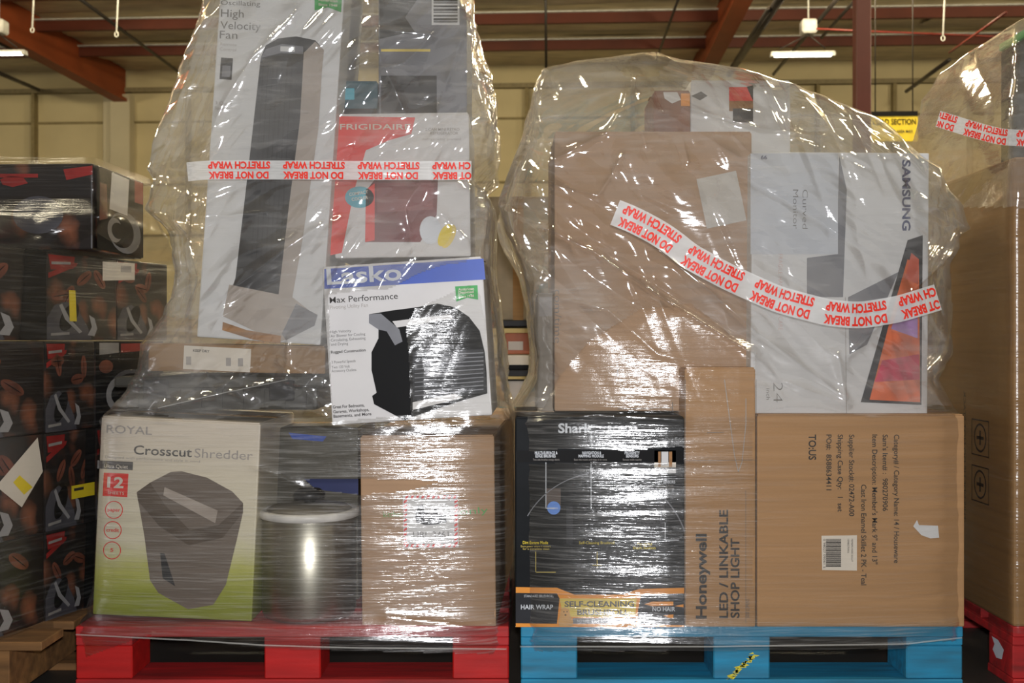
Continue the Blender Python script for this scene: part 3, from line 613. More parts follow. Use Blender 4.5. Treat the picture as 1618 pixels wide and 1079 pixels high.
f.text([('FRAGILE HANDLE WITH CARE', 1230, 402, 7, 120, -90, -.02)], mat('pale_red_print', '#c79a90', .5), 'lettering')
f.polys([[(1335, 470), (1336.2, 470), (1338, 655), (1337, 655)]], M_INKL, 'carton_crease', .001)

# brown carton behind, white boxes on top
r, f = carton('tall_carton', 'tall pale brown carton standing on the black robot vacuum box', 1032, 430, 312, 440, .085, .45, M_CARD2, roll=0)
f.text([('com/time', 876, 458, 12, 84, -90, -.01)], M_INKG, 'lettering'); f.polys([[(975, 584), (984, 584), (984, 585.2), (975, 585.2)], [(975, 584), (976.2, 584), (976.2, 594), (975, 594)], [(976, 646), (1062, 644), (1062, 645), (976, 647)], [(1062, 636), (1063, 636), (1063, 650), (1062, 650)]], M_INKG, 'printed_mark')
f.rect(1108, 276, 1172, 356, mat('clear_label', '#b9b4ac', .4), 'paper_label', rot=12)
r, f = carton('white_tall_box', 'tall grey-white box with red and black photo at the top of the right pallet', 1170, 330, 158, 402, .26, .30, M_GREYW)
f.rect(1152, 138, 1190, 160, M_RED, 'printed_photo'); f.rect(1152, 160, 1190, 176, M_WOODP, 'printed_photo'); f.rect(1158, 172, 1190, 194, M_DKGREY, 'printed_photo', .001); f.poly([(1180, 138), (1190, 135), (1190, 160)], M_BLACK, 'printed_photo', .001)
f.poly([(1092, 152), (1108, 145), (1118, 152), (1106, 159)], M_DKGREY, 'printed_logo'); f.rect(1200, 135, 1222, 137, M_INKL, 'printed_line')
r, f = carton('torn_brown_carton', 'small torn brown carton lying on top of the tall pale carton', 1062, 178, 58, 66, .24, .2, mat('dark_kraft', '#7d4f35', .7, var=.15))
f.poly([(1048, 146), (1070, 146), (1076, 158), (1062, 164), (1050, 156)], M_GREYW, 'torn_paper'); f.rect(1076, 148, 1090, 168, M_ORANGE, 'printed_panel')
r, f = carton('slim_grey_box', 'slim grey box at the left end of the right pallet', 862, 560, 26, 190, .2, .3, mat('brown_grey_carton', '#8a7f70', .6))
f.rect(852, 470, 872, 500, M_INKL, 'printed_panel')

# ------------------------------------------------------------------ coffee machine stack at the left
M_COFFEE = bpy.data.materials.new('coffee_bean_print'); M_COFFEE.use_nodes = True
N = M_COFFEE.node_tree.nodes; L = M_COFFEE.node_tree.links; b = N['Principled BSDF']
tc = N.new('ShaderNodeTexCoord'); vz = N.new('ShaderNodeTexVoronoi'); vz.inputs['Scale'].default_value = 17; vz.inputs['Randomness'].default_value = 1
nz = N.new('ShaderNodeTexNoise'); nz.inputs['Scale'].default_value = 7; nz.inputs['Detail'].default_value = 4; L.new(tc.outputs['Object'], nz.inputs['Vector'])
mxv = N.new('ShaderNodeMixRGB'); mxv.inputs[0].default_value = .12; L.new(tc.outputs['Object'], mxv.inputs[1]); L.new(nz.outputs['Color'], mxv.inputs[2]); L.new(mxv.outputs[0], vz.inputs['Vector'])
cr = N.new('ShaderNodeValToRGB'); e = cr.color_ramp.elements; e[0].position = .05; e[0].color = (*lin('#8a5238'), 1); e[1].position = .5; e[1].color = (*lin('#1c1614'), 1)
L.new(vz.outputs['Distance'], cr.inputs['Fac'])
cr2 = N.new('ShaderNodeValToRGB'); e = cr2.color_ramp.elements; e[0].position = .40; e[0].color = (0, 0, 0, 1); e[1].position = .60; e[1].color = (1, 1, 1, 1); L.new(nz.outputs['Fac'], cr2.inputs['Fac'])
mxc = N.new('ShaderNodeMixRGB'); mxc.inputs[1].default_value = (*lin('#191718'), 1); L.new(cr2.outputs['Color'], mxc.inputs[0]); L.new(cr.outputs['Color'], mxc.inputs[2])
L.new(mxc.outputs[0], b.inputs['Base Color']); b.inputs['Roughness'].default_value = .4
M_BEAN = mat('bean_print', '#6b3a2a', .5, var=.3, scale=25); M_CUP = mat('cup_print', '#47464c', .4, var=.15); M_CUPW = mat('cup_highlight_print', '#8d8b8b', .4)
M_REDD = mat('dark_red_print', '#8c1f1d', .5, var=.15); M_PALE2 = mat('dim_pale_print', '#8f8b86', .5)
M_BOXBLK = mat('coffee_box_black', '#101012', .55, var=.2, spec=.15)
PD = Vector((.30, .954, 0)).normalized(); PN = Vector((PD.y, -PD.x, 0))           # along the stack's side, and its outward normal
P0 = Vector((-1.145, -.10, 0))
def coffee_box(a0, a1, z0, z1, label, art='large', shift=0.0, depth=.34):
    """one box of the stack: a0..a1 metres along the side plane, printed on that side"""
    c = P0 + PD * ((a0 + a1) / 2) + PN * shift; W = a1 - a0 - .003; H = z1 - z0 - .002
    root = thing('coffee_machine_box', label, 'box', (*(c - PN * depth / 2).xy, z0), 'stacked coffee machine boxes', math.atan2(PD.y, PD.x))
    me = box_mesh('body', -W / 2, W / 2, 0 - depth / 2 + depth - depth / 2 - depth / 2, depth / 2, 0, H, .004, 2)
    link('body', me, M_COFFEE, root)
    y = -depth / 2 - .0007; rnd = random.Random(label)
    def P(pts, m, name, off=0.0):
        m2 = bpy.data.meshes.new(name); m2.from_pydata([(-W / 2 + u * W, y - off, v * H) for u, v in pts], [], [tuple(range(len(pts)))]); return link(name, m2, m, root)
    if art in ('large', 'slim'):
        P([(.02, .97), (.38, .97), (.36, .83), (.05, .80)], M_REDD, 'printed_logo'); P([(.06, .89), (.32, .905), (.32, .875), (.06, .86)], M_PALE2, 'lettering', .0004)
        P([(.02, .70), (.40, .86), (.42, .90), (.34, .90), (.02, .76)], M_REDD, 'printed_ribbon', .0002)
        for k in range(4):
            cx, cy, a = rnd.uniform(.15, .85), rnd.uniform(.48, .78), rnd.uniform(0, 180)
            P(ring(cx, cy, .13, .06, 14, a), M_BEAN, 'printed_bean', .0003); P(ring(cx, cy, .11, .006, 8, a), M_BOXBLK, 'printed_bean_crease', .0006)
        P([(.0, .0), (.0, .25), (.10, .40), (.26, .45), (.42, .36), (.56, .16), (.62, .0)], M_CUP, 'printed_cup', .0005); P(ring(.30, .27, .19, .10, 20, -55), M_BOXBLK, 'printed_cup', .0008)
        P([(.16, .40), (.20, .42), (.30, .26), (.48, .10), (.44, .08), (.24, .24)], M_CUPW, 'printed_cup_rim', .001)
        P([(.56, .06), (.66, .05), (.70, .14), (.66, .26), (.58, .30), (.62, .16)], M_CUPW, 'printed_cup_handle', .0009)
        P([(.05, .05), (.30, .065), (.30, .095), (.05, .08)], M_PALE2, 'lettering', .0011)
        if art == 'slim':
            P([(.75, 0), (1, 0), (1, 1), (.8, 1)], M_BOXBLK, 'printed_spine', .0012)
    else:
        P([(0, 0), (1, 0), (1, 1), (0, 1)], M_BOXBLK, 'printed_panel')
        P([(.35, .86), (.98, .90), (.98, .98), (.35, .97)], M_REDD, 'printed_banner', .0003); P([(.05, .84), (.32, .86), (.32, .98), (.05, .98)], M_PALE2, 'printed_tag', .0003)
        P(ring(.5, .36, .34, .30, 24), M_CUP, 'printed_pod_ring', .0003); P(ring(.5, .36, .29, .25, 24), M_BOXBLK, 'printed_pod_ring', .0005); P(ring(.30, .36, .16, .2, 20), M_CUPW, 'printed_pod_ring', .0007); P(ring(.38, .36, .17, .14, 18), M_BOXBLK, 'printed_pod_ring', .0009)
        P(ring(.14, .70, .10, .08, 12), M_BEAN, 'printed_bean', .0005)
    return root, P
Z = [.142, .352, .5855, .803, 1.0145]
rows = [  # (a0, a1, art, label)
 (0, [(-.19, .155, 'large', 'dark coffee machine box at the lower left corner on the wooden pallet'), (.155, .335, 'slim', 'dark coffee machine box in the bottom row beside the shredder box'), (.335, .62, 'large', 'dark coffee machine box at the back of the bottom row')]),
 (1, [(-.19, .155, 'large', 'dark coffee machine box with a white diamond label and yellow strip'), (.155, .335, 'slim', 'dark coffee machine box with a small yellow sticker beside the shredder box'), (.335, .62, 'large', 'dark coffee machine box at the back of the second row up')]),
 (2, [(-.19, .155, 'large', 'dark coffee machine box at the left edge in the third row up'), (.155, .335, 'large', 'dark coffee machine box with bean print in the middle of the third row'), (.335, .62, 'pod', 'black coffee machine box with white pod ring in the third row')]),
 (3, [(-.19, .16, 'slim', 'dark coffee machine box with black spine at the left edge, fourth row'), (.16, .42, 'large', 'dark coffee machine box with an upright yellow strip, fourth row'), (.42, .64, 'large', 'dark coffee machine box with a white shipping label in the fourth row')]),
]
for ri, lst in rows:
    for a0, a1, art, lab in lst:
        root, P = coffee_box(a0, a1, Z[ri], Z[ri + 1], lab, art)
        if 'diamond' in lab: P([(.55, .55), (.78, .30), (.98, .62), (.93, .97)], M_OFFW, 'diamond_label', .0015); P([(.70, .56), (.80, .42), (.88, .48), (.76, .62)], M_YELLOW, 'yellow_strip', .0018)
        if 'small yellow' in lab: P([(.50, .28), (.98, .28), (.98, .42), (.50, .42)], M_YELLOW, 'yellow_sticker', .0018); P([(.55, .36), (.75, .36), (.75, .39), (.55, .39)], M_INK, 'lettering', .002)
        if 'upright yellow' in lab: P([(.30, .22), (.40, .22), (.38, .58), (.29, .58)], M_YELLOW, 'yellow_strip', .0018)
        if 'shipping label' in lab: P([(-.28, .72), (.32, .76), (.32, .97), (-.28, .95)], M_OFFW, 'shipping_label', .0018); P([(.05, .84), (.25, .85), (.25, .93), (.05, .92)], M_INKL, 'barcode', .002)
# top row: turned to face the camera
for px0, px1, lab in ((-95, 148, 'dark coffee machine box in the top row facing the camera'), (-340, -97, 'dark coffee machine box in the top row cut by the left frame edge')):
    if px0 < -200: continue
    r, f = carton('coffee_machine_box', lab, (px0 + px1) / 2, 327, px1 - px0, 136, .10, .32, M_COFFEE, yaw=-2, flaps=False); r['group'] = 'stacked coffee machine boxes'
    f.poly([(100, 268), (146, 262), (146, 276), (105, 285)], M_REDD, 'printed_logo'); f.rect(0, 275, 60, 281, M_REDD, 'printed_line'); f.poly([(0, 284), (14, 278), (36, 280), (44, 290), (20, 296), (4, 292)], M_REDD, 'printed_logo'); f.poly(ring(60, 340, 40, 30), M_CUP, 'printed_cup')
    # right-hand side of that box, with the pod photo
    q = at(148, 327, .10); sx = q.x + .006
    def SP(pts, m, name, off=0.0):
        pl = [Vector((sx + off + v[0] * .012, .10 + v[0] * .31, q.z + (v[1] - .5) * .205)) - r.location for v in pts]
        m2 = bpy.data.meshes.new(name); m2.from_pydata(pl, [], [tuple(range(len(pl)))]); link(name, m2, m, r)
    SP([(.02, .01), (.98, .01), (.98, .99), (.02, .99)], M_BOXBLK, 'printed_panel'); SP([(.25, .52), (.62, .50), (.66, .96), (.30, .97)], M_GREYW, 'paper_label', .0006); SP([(.78, .7), (.97, .7), (.97, .98), (.78, .98)], M_REDD, 'printed_tag', .0006)
    SP(ring(.58, .28, .34, .26, 22), M_MIDGREY, 'printed_pod_ring', .0004); SP(ring(.5, .28, .26, .20, 22), M_BOXBLK, 'printed_pod_ring', .0006); SP(ring(.36, .28, .15, .15, 18), M_CUPW, 'printed_pod_ring', .0008); SP(ring(.42, .28, .13, .10, 18), M_BOXBLK, 'printed_pod_ring', .001)
    SP([(.06, .35), (.22, .40), (.2, .8), (.07, .8)], M_BEAN, 'printed_photo', .0004)

# ------------------------------------------------------------------ right-edge pallet goods
t = thing('gaylord_carton', 'very tall brown carton on the red pallet at the right edge', 'box', (1.66, .55, .142))
box('body', -.503, .5, -.55, .55, 0, 1.08, M_CARD3, t, .006, 2)
for k in (0, 1): box('top_flap', -.497, .497, -.545 + k * .548, -.003 + k * .548, 1.0795, 1.084, M_CARD, t, .001)
xs = -.5042
def gsym(z, name='printed_symbol'):
    V = []; Fs = []
    def q(y0, y1, z0, z1):
        b_ = len(V); V.extend([(xs, y0, z0), (xs, y1, z0), (xs, y1, z1), (xs, y0, z1)]); Fs.append((b_, b_ + 1, b_ + 2, b_ + 3))
    yc = -.37
    for (y0, y1, z0, z1) in ((-.05, .05, -.045, -.042), (-.05, .05, .042, .045), (-.05, -.047, -.045, .045), (.047, .05, -.045, .045)): q(yc + y0, yc + y1, z + z0, z + z1)
    for k in range(20):
        a0, a1 = k * .314, (k + 1) * .314; b_ = len(V)
        V.extend([(xs, yc + .036 * math.cos(a0), z + .036 * math.sin(a0)), (xs, yc + .036 * math.cos(a1), z + .036 * math.sin(a1)), (xs, yc + .031 * math.cos(a1), z + .031 * math.sin(a1)), (xs, yc + .031 * math.cos(a0), z + .031 * math.sin(a0))]); Fs.append((b_, b_ + 1, b_ + 2, b_ + 3))
    q(yc - .02, yc + .02, z - .004, z + .004); q(yc - .004, yc + .004, z - .018, z + .018)
    me = bpy.data.meshes.new(name); me.from_pydata(V, [], Fs); link(name, me, M_INK, t)
gsym(.42); gsym(.305)
v, ff = text2d('THIS SIDE UP DO NOT STACK', 0.0)
me = bpy.data.meshes.new('lettering'); me.from_pydata([(xs, -.27 - q[1] * .014, .2 + q[0] * .018) for q in v], [], ff); link('lettering', me, M_INK, t)
t = thing('black_appliance_box', 'black box with green top standing on the very tall carton', 'box', (1.42, .09, 1.227))
box('body', -.218, .3, -.07, .08, 0, .285, M_BOXBLK, t, .004); box('green_lid', -.222, .303, -.073, .083, .285, .305, M_GREEN, t, .006, 2)

# ------------------------------------------------------------------ goods glimpsed in the gap between the pallets
t = thing('storage_rack', 'grey steel rack seen in the gap between the two pallets', 'rack', (-.02, 2.2, 0))
for x in (-.42, .42):
    for y in (-.3, .3): box('post', x - .02, x + .02, y - .02, y + .02, 0, .93, M_DKGREY, t)
for z in (.12, .42, .66, .86): box('shelf', -.44, .44, -.32, .32, z, z + .025, M_DKGREY, t, .003)
def small(name, label, x0, x1, z0, z1, m, extra, cat='box'):
    t = thing(name, label, cat, ((x0 + x1) / 2, 2.05, z0)); w = (x1 - x0) / 2
    box('body', -w, w, -.1, .1, 0, z1 - z0, m, t, .006, 2)
    for nm, a, b_, c, d, mm in extra: box(nm, -w + 2 * w * a, -w + 2 * w * b_, -.1012, -.0995, (z1 - z0) * c, (z1 - z0) * d, mm, t)
small('small_carton', 'white and black box on the rack in the gap', -.09, .07, .688, .745, M_OFFW, [('printed_band', 0, 1, 0, .3, M_BLACK), ('printed_panel', .1, .3, .55, .8, M_BLACK)])
small('small_carton', 'cream box with blue and red foot on the rack in the gap', -.05, .12, .448, .64, M_OFFW, [('printed_band', 0, 1, .28, .45, M_CYAN), ('printed_panel', .1, .8, .02, .26, M_RED)])
small('kraft_carton', 'grey-brown carton on the top shelf of the rack in the gap', -.19, .24, .887, 1.39, mat('grey_kraft', '#8b7d66', .7, var=.1), [('printed_band', .45, .55, 0, 1, M_CARD3), ('paper_label', .70, .85, .7, .8, M_CARD3)])
small('small_carton', 'orange-red box above the white box in the gap', -.03, .12, .748, .835, mat('terracotta', '#b0684a', .6), [('printed_panel', .1, .5, .2, .6, M_OFFW)])

# ------------------------------------------------------------------ stretch film
def fade(t): return t * t * t * (t * (t * 6 - 15) + 10)
def perlin(x, y, seed):
    rs = np.random.RandomState(seed); g = rs.rand(64, 64) * 2 * np.pi; gx, gy = np.cos(g), np.sin(g)
    xi, yi = np.floor(x).astype(int), np.floor(y).astype(int); xf, yf = x - xi, y - yi; u, v = fade(xf), fade(yf)
    def d(ix, iy, fx, fy): a = ix % 64; b = iy % 64; return gx[a, b] * fx + gy[a, b] * fy
    n0 = d(xi, yi, xf, yf) * (1 - u) + d(xi + 1, yi, xf - 1, yf) * u
    n1 = d(xi, yi + 1, xf, yf - 1) * (1 - u) + d(xi + 1, yi + 1, xf - 1, yf - 1) * u
    return n0 * (1 - v) + n1 * v
def crumple(x, z, seed, ang, k, asp):
    """creased noise: planar flanks meeting in sharp folds, drawn out along one direction"""
    c, s = math.cos(ang), math.sin(ang); a, b = (x * c + z * s) * k / asp, (-x * s + z * c) * k
    n = perlin(a + 7, b + 3, seed) + .5 * perlin(2.1 * a + 1, 2.1 * b + 5, seed + 1)
    return np.abs(((n * 2.2 + 1) % 2) - 1) - .5

def resample(poly, m, wfun):
    p = np.vstack([poly, poly[:1]]); seg = np.diff(p, axis=0); ln = np.hypot(seg[:, 0], seg[:, 1]) * wfun((p[1:] + p[:-1]) / 2, seg)
    cum = np.concatenate([[0], np.cumsum(ln)]); t = np.linspace(0, cum[-1], m, endpoint=False)
    return np.stack([np.interp(t, cum, p[:, 0]), np.interp(t, cum, p[:, 1])], 1)
def superpoly(xl, xr, yf, yb, n=13, bulge=.03):
    t = np.linspace(0, 2 * np.pi, 6000, endpoint=False) + np.pi / 2; c, s = np.cos(t), np.sin(t)
    u = np.sign(c) * np.abs(c) ** (2 / n); w = np.sign(s) * np.abs(s) ** (2 / n)
    y = (yf + yb) / 2 + (yb - yf) / 2 * w - np.where(w < 0, -w, 0) ** 4 * bulge * (1 - u * u)
    return np.stack([(xl + xr) / 2 + (xr - xl) / 2 * u, y], 1)

class Film:
    def __init__(s, name, label, rows, mats, m, nv, disp, wfun, cat='stretch film', keep=None, group=None, split=None):
        """rows: (z, plan polygon); disp(P, px, py) -> outward displacement in metres; keep(px, py, front) -> faces that stay"""
        zs = np.array([r[0] for r in rows]); rings = np.stack([resample(r[1], m, wfun) for r in rows])
        zz = np.linspace(zs[0], zs[-1], nv)
        P = np.zeros((nv, m, 3))
        idx = np.clip(np.searchsorted(zs, zz) - 1, 0, len(zs) - 2); t = (zz - zs[idx]) / (zs[idx + 1] - zs[idx])
        P[:, :, :2] = rings[idx] * (1 - t)[:, None, None] + rings[idx + 1] * t[:, None, None]; P[:, :, 2] = zz[:, None]
        for _ in range(3):
            P[1:-1, :, :2] = P[1:-1, :, :2] * .5 + (P[:-2, :, :2] + P[2:, :, :2]) * .25
        dx = np.roll(P, -1, 1) - np.roll(P, 1, 1); nrm = np.stack([dx[:, :, 1], -dx[:, :, 0], np.zeros_like(dx[:, :, 0])], 2)
        nrm /= np.linalg.norm(nrm, axis=2, keepdims=True) + 1e-9
        cen = P.mean(axis=1, keepdims=True); sg = np.sign(((P - cen) * nrm).sum(2).mean()); nrm *= sg
        dep = P[:, :, 1] + D; px = CX + F * P[:, :, 0] / dep; py = CY - F * (P[:, :, 2] - CAMZ) / dep
        front = nrm[:, :, 1] < -.3
        P = P + nrm * disp(P, px, py, front)[:, :, None]
        dep = P[:, :, 1] + D; px = CX + F * P[:, :, 0] / dep; py = CY - F * (P[:, :, 2] - CAMZ) / dep
        s.px, s.py, s.dep, s.front, s.P = px, py, dep, front, P
        i = np.arange(nv - 1)[:, None]; j = np.arange(m)[None, :]; j2 = (j + 1) % m
        q = np.stack([i * m + j, i * m + j2, (i + 1) * m + j2, (i + 1) * m + j], 2)
        ok = np.ones((nv - 1, m), bool) if keep is None else keep(px[:-1], py[:-1], front[:-1])
        lay = np.zeros((nv - 1, m), int) if split is None else split(px[:-1], py[:-1], front[:-1])
        c = Vector((float(P[:, :, 0].mean()), float(P[:, :, 1].mean()), float(P[:, :, 2].min())))
        s.root = thing(name, label, cat, c, group)
        V = P.reshape(-1, 3) - np.array(c)
        for k, (pn, mt) in enumerate(mats):
            qq = q[ok & (lay == k)].reshape(-1, 4)
            if not len(qq): continue
            used = np.unique(qq); rem = np.full(len(V), -1); rem[used] = np.arange(len(used))
            me = bpy.data.meshes.new(pn); me.vertices.add(len(used)); me.vertices.foreach_set('co', V[used].ravel())
            me.loops.add(qq.size); me.polygons.add(len(qq)); me.loops.foreach_set('vertex_index', rem[qq].ravel().astype(np.int32))
            me.polygons.foreach_set('loop_start', np.arange(0, qq.size, 4, dtype=np.int32)); me.update(calc_edges=True); me.validate()
            link(pn, me, mt, s.root, True)
    def depth(s, x, y, r=14):
        m = s.front & (np.abs(s.px - x) < r) & (np.abs(s.py - y) < r)
        return float(s.dep[m].min()) if m.any() else float(s.dep[s.front].min())

def frontw(k): return lambda mid, seg: np.where((np.abs(seg[:, 0]) > np.abs(seg[:, 1])) & (mid[:, 1] < .3), k, 1.0)
def rows_px(tab, n=13, bulge=.03):
    out = []
    for py, xl, xr, yf, yb in tab:
        dd = D + yf + .05; z = CAMZ + (CY - py) / F * (D + yf + .02)
        out.append((z, superpoly((xl - CX) / F * dd, (xr - CX) / F * dd, yf, yb, n, bulge)))
    out.sort(key=lambda r: r[0]); return out
def seg_dist(px, py, pts):
    best = np.full(px.shape, 1e9)
    for (x0, y0), (x1, y1) in zip(pts[:-1], pts[1:]):
        dx, dy = x1 - x0, y1 - y0; t = np.clip(((px - x0) * dx + (py - y0) * dy) / (dx * dx + dy * dy), 0, 1)
        best = np.minimum(best, np.hypot(px - x0 - t * dx, py - y0 - t * dy))
    return best
def creases(px, py, front, lst):
    h = np.zeros(px.shape)
    for pts, amp, w in lst: h += np.where(front, amp * np.exp(-seg_dist(px, py, pts) / w), 0)
    return h
def inside(px, py, pts):
    r = np.zeros(px.shape, bool); n = len(pts)
    for i in range(n):
        (x0, y0), (x1, y1) = pts[i], pts[(i + 1) % n]
        if y0 == y1: continue
        c = ((y0 > py) != (y1 > py)) & (px < (x1 - x0) * (py - y0) / (y1 - y0) + x0); r ^= c
    return r

F_TIGHT = film_mat('stretch_film_tight', haze=0.012, gloss=3.6, rough=0.16, streak=(9, 9, 230), bump=1.0, fine=.2, streak_haze=0.19, dist=.0012, gmax=.32)
F_TIGHT2 = film_mat('stretch_film_tight_upper', haze=0.04, gloss=1.5, rough=0.17, streak=(9, 9, 220), bump=1.0, fine=.25, streak_haze=0.10, dist=.0014, gmax=.3)
F_CLEAR = film_mat('stretch_film_clear', haze=0.010, gloss=1.2, rough=0.16, streak=(5, 5, 200), bump=1.0, streak_haze=0.05, dist=.0008, gmax=.3)
F_BAG = film_mat('stretch_film_loose', haze=0.16, gloss=3.4, rough=0.065, streak=(9, 9, 60), bump=0.6, fine=.12, streak_haze=0.16, dist=.0014, gmax=.42)
F_SIDE = film_mat('stretch_film_side', haze=0.005, gloss=1.0, rough=0.2, streak=(6, 6, 190), bump=1.0, fine=.15, streak_haze=0.05, dist=.0011, gmax=.3)

def ss(a, b, x): t = np.clip((x - a) / (b - a), 0, 1); return t * t * (3 - 2 * t)

# --- left pallet
LROWS = [(1045, 117, 806, -.012, 1.2), (1005, 113, 809, -.018, 1.2), (990, 115, 810, -.018, 1.1), (965, 130, 812, -.006, .9), (930, 141, 812, -.006, .9), (800, 147, 812, -.006, .9), (665, 152, 811, -.008, .9), (645, 172, 804, -.012, .9), (600, 212, 796, -.016, .8), (545, 230, 790, -.016, .8), (500, 262, 786, -.014, .75), (433, 280, 778, -.012, .7), (363, 262, 776, -.006, .7), (330, 230, 779, 0, .7), (300, 234, 772, .004, .7), (283, 242, 750, .014, .7), (268, 236, 753, .014, .7), (240, 240, 781, .004, .7), (185, 262, 783, .002, .7), (140, 275, 781, .002, .7), (60, 305, 756, .006, .7), (30, 312, 747, .008, .7), (0, 320, 739, .01, .7), (-120, 330, 732, .01, .7), (-185, 350, 700, .06, .6), (-200, 420, 640, .2, .5)]
LCR = [([(352, 470), (520, 345)], .010, 10), ([(360, 480), (440, 440), (530, 335)], -.008, 9), ([(236, 330), (300, 345), (420, 335)], .008, 9), ([(232, 270), (330, 240)], .010, 10), ([(330, 30), (300, 130), (258, 250)], .012, 12), ([(470, 20), (400, 90), (350, 170), (318, 250)], .009, 9),
 ([(590, 0), (600, 90), (640, 180)], .014, 12), ([(735, 40), (700, 150), (690, 190)], .012, 10), ([(745, 30), (742, 110), (778, 130)], .014, 9), ([(560, 0), (595, 50), (680, 55)], .010, 10), ([(680, 60), (640, 100), (605, 110)], .008, 8), ([(700, 230), (640, 330), (655, 400)], .008, 8), ([(560, 350), (520, 470)], .006, 7), ([(690, 330), (740, 380)], .007, 8),
 ([(285, 440), (262, 505), (234, 545)], .012, 10), ([(250, 645), (450, 600)], .012, 5), ([(440, 570), (520, 660)], .008, 7), ([(330, 590), (400, 640)], .006, 8), ([(455, 540), (455, 600)], .008, 5), ([(760, 300), (790, 420), (785, 620)], .010, 12), ([(118, 1000), (800, 1018)], .006, 5), ([(400, 735), (480, 770), (570, 782)], .006, 6), ([(610, 975), (700, 985), (800, 1000)], .006, 8)]
LTIGHT = [(648, 657), (645, 560), (640, 520), (655, 490), (768, 440), (790, 440), (796, 657)]
LBARE = [(518, 466), (560, 461), (615, 457), (660, 434), (700, 420), (765, 413), (768, 440), (655, 490), (640, 520), (645, 560), (648, 657), (523, 668)]
RTIGHT = [(850, 660), (880, 600), (930, 540), (1010, 490), (1090, 480), (1192, 560), (1192, 660)]
def soft_in(px, py, front, pts, w=22.0):
    d = seg_dist(px, py, pts + pts[:1]); i = inside(px, py, pts); return np.where(front & i, np.clip(d / w, 0, 1), 0)
def disp_l(P, px, py, front):
    x = np.where(front, P[:, :, 0], P[:, :, 0] + P[:, :, 1] * 1.7); z = P[:, :, 2]
    up = 1 - ss(560, 690, py); mid = np.exp(-((py - 620) / 45) ** 2)
    h = up * (.014 * crumple(x, z, 11, 1.15, 6, 5) + .007 * crumple(x, z, 23, .45, 11, 6) + .0035 * crumple(x, z, 27, .9, 24, 7.0) * ss(-.1, .3, perlin(x * 6, z * 6, 29)) + .014 * perlin(x * 4, z * 3, 5))
    h += mid * (.012 * crumple(x, z, 31, .5, 9, 3.0) + .006 * crumple(x, z, 41, -.3, 20, 3))
    h += (1 - up) * (.0035 * perlin(x * 3, z * 5, 8) + .0022 * crumple(x, z, 51, .06, 16, 12))
    ti = soft_in(px, py, front, LTIGHT); h = h * (1 - .8 * ti) + .002 * ti * crumple(x, z, 53, .05, 16, 12)
    nearpin = np.exp(-((py - 275) / 16) ** 2)
    h = h * (1 - .7 * nearpin) + nearpin * .003 * crumple(x, z, 61, 0.1, 30, 6)
    return h + creases(px, py, front, LCR) * (1 - .6 * ti)
def keep_l(px, py, front):
    edge = np.interp(px, [100, 118, 215, 232, 420, 560, 812], [1046, 1046, 1010, 1005, 1026, 1030, 1036])
    hole = inside(px, py, [(478, 760), (520, 757), (640, 760), (695, 762), (640, 778), (570, 783), (500, 776)])
    hole |= inside(px, py, LBARE)
    return (py < edge) & ~(hole & front)
def split_l(px, py, front): return np.where(front & inside(px, py, LTIGHT), 2, np.where(py < 655 + 12 * np.sin(px / 40), 1, 0))
FL = Film('stretch_wrap', 'clear stretch film bagging the tall fan boxes on the red pallet', rows_px(LROWS, bulge=.027), [('tight_wrap', F_TIGHT), ('loose_bag', F_BAG), ('taut_patch', F_TIGHT2)], 620, 520, disp_l, frontw(2.6), keep=keep_l, split=split_l)

# --- right pallet
RROWS = [(1040, 821, 1524, -.012, 1.2), (1005, 818, 1528, -.02, 1.2), (990, 816, 1529, -.02, 1.0), (965, 813, 1529, -.012, .9), (930, 812, 1529, -.012, .9), (680, 811, 1529, -.012, .9), (660, 812, 1527, -.012, .9), (645, 822, 1512, -.01, .9), (600, 846, 1490, -.002, .8), (560, 847, 1512, -.002, .8), (480, 840, 1508, -.002, .8), (420, 825, 1504, -.002, .75), (360, 800, 1530, -.004, .75), (320, 789, 1522, 0, .75), (300, 792, 1502, .004, .75), (260, 804, 1482, .01, .75), (225, 818, 1440, .02, .75), (185, 834, 1392, .035, .7), (150, 843, 1305, .06, .7), (125, 849, 1228, .09, .65), (110, 856, 1165, .12, .6), (100, 900, 1100, .16, .55), (94, 990, 1055, .24, .45)]
RCR = [([(870, 365), (940, 400), (1060, 480), (1190, 560)], .016, 9), ([(965, 405), (1080, 480), (1200, 545)], -.010, 9), ([(1040, 395), (1120, 460), (1200, 530), (1330, 625)], .013, 8), ([(980, 185), (1000, 120), (998, 150), (960, 210), (860, 262)], .013, 8), ([(1004, 150), (1020, 230)], .008, 6), ([(850, 110), (852, 170), (865, 240)], .012, 9), ([(865, 290), (945, 310), (985, 245)], .010, 7), ([(1075, 210), (1088, 255)], .007, 6), ([(1080, 170), (1200, 205), (1300, 215)], .009, 6),
 ([(1250, 130), (1330, 225)], .010, 8), ([(1265, 170), (1252, 220), (1300, 235)], .010, 7), ([(1480, 260), (1475, 330), (1530, 365)], .014, 10), ([(1500, 400), (1440, 460), (1340, 560)], .010, 8), ([(800, 330), (870, 362)], .016, 12), ([(870, 370), (850, 470), (848, 600)], .012, 9), ([(1320, 560), (1335, 630)], .010, 6), ([(1190, 560), (1230, 600), (1340, 640)], .008, 7), ([(820, 1012), (1120, 1018), (1440, 1018)], .006, 5), ([(880, 470), (960, 490), (1040, 560), (1130, 580)], .008, 7), ([(815, 672), (940, 655), (1080, 665)], .006, 6)]
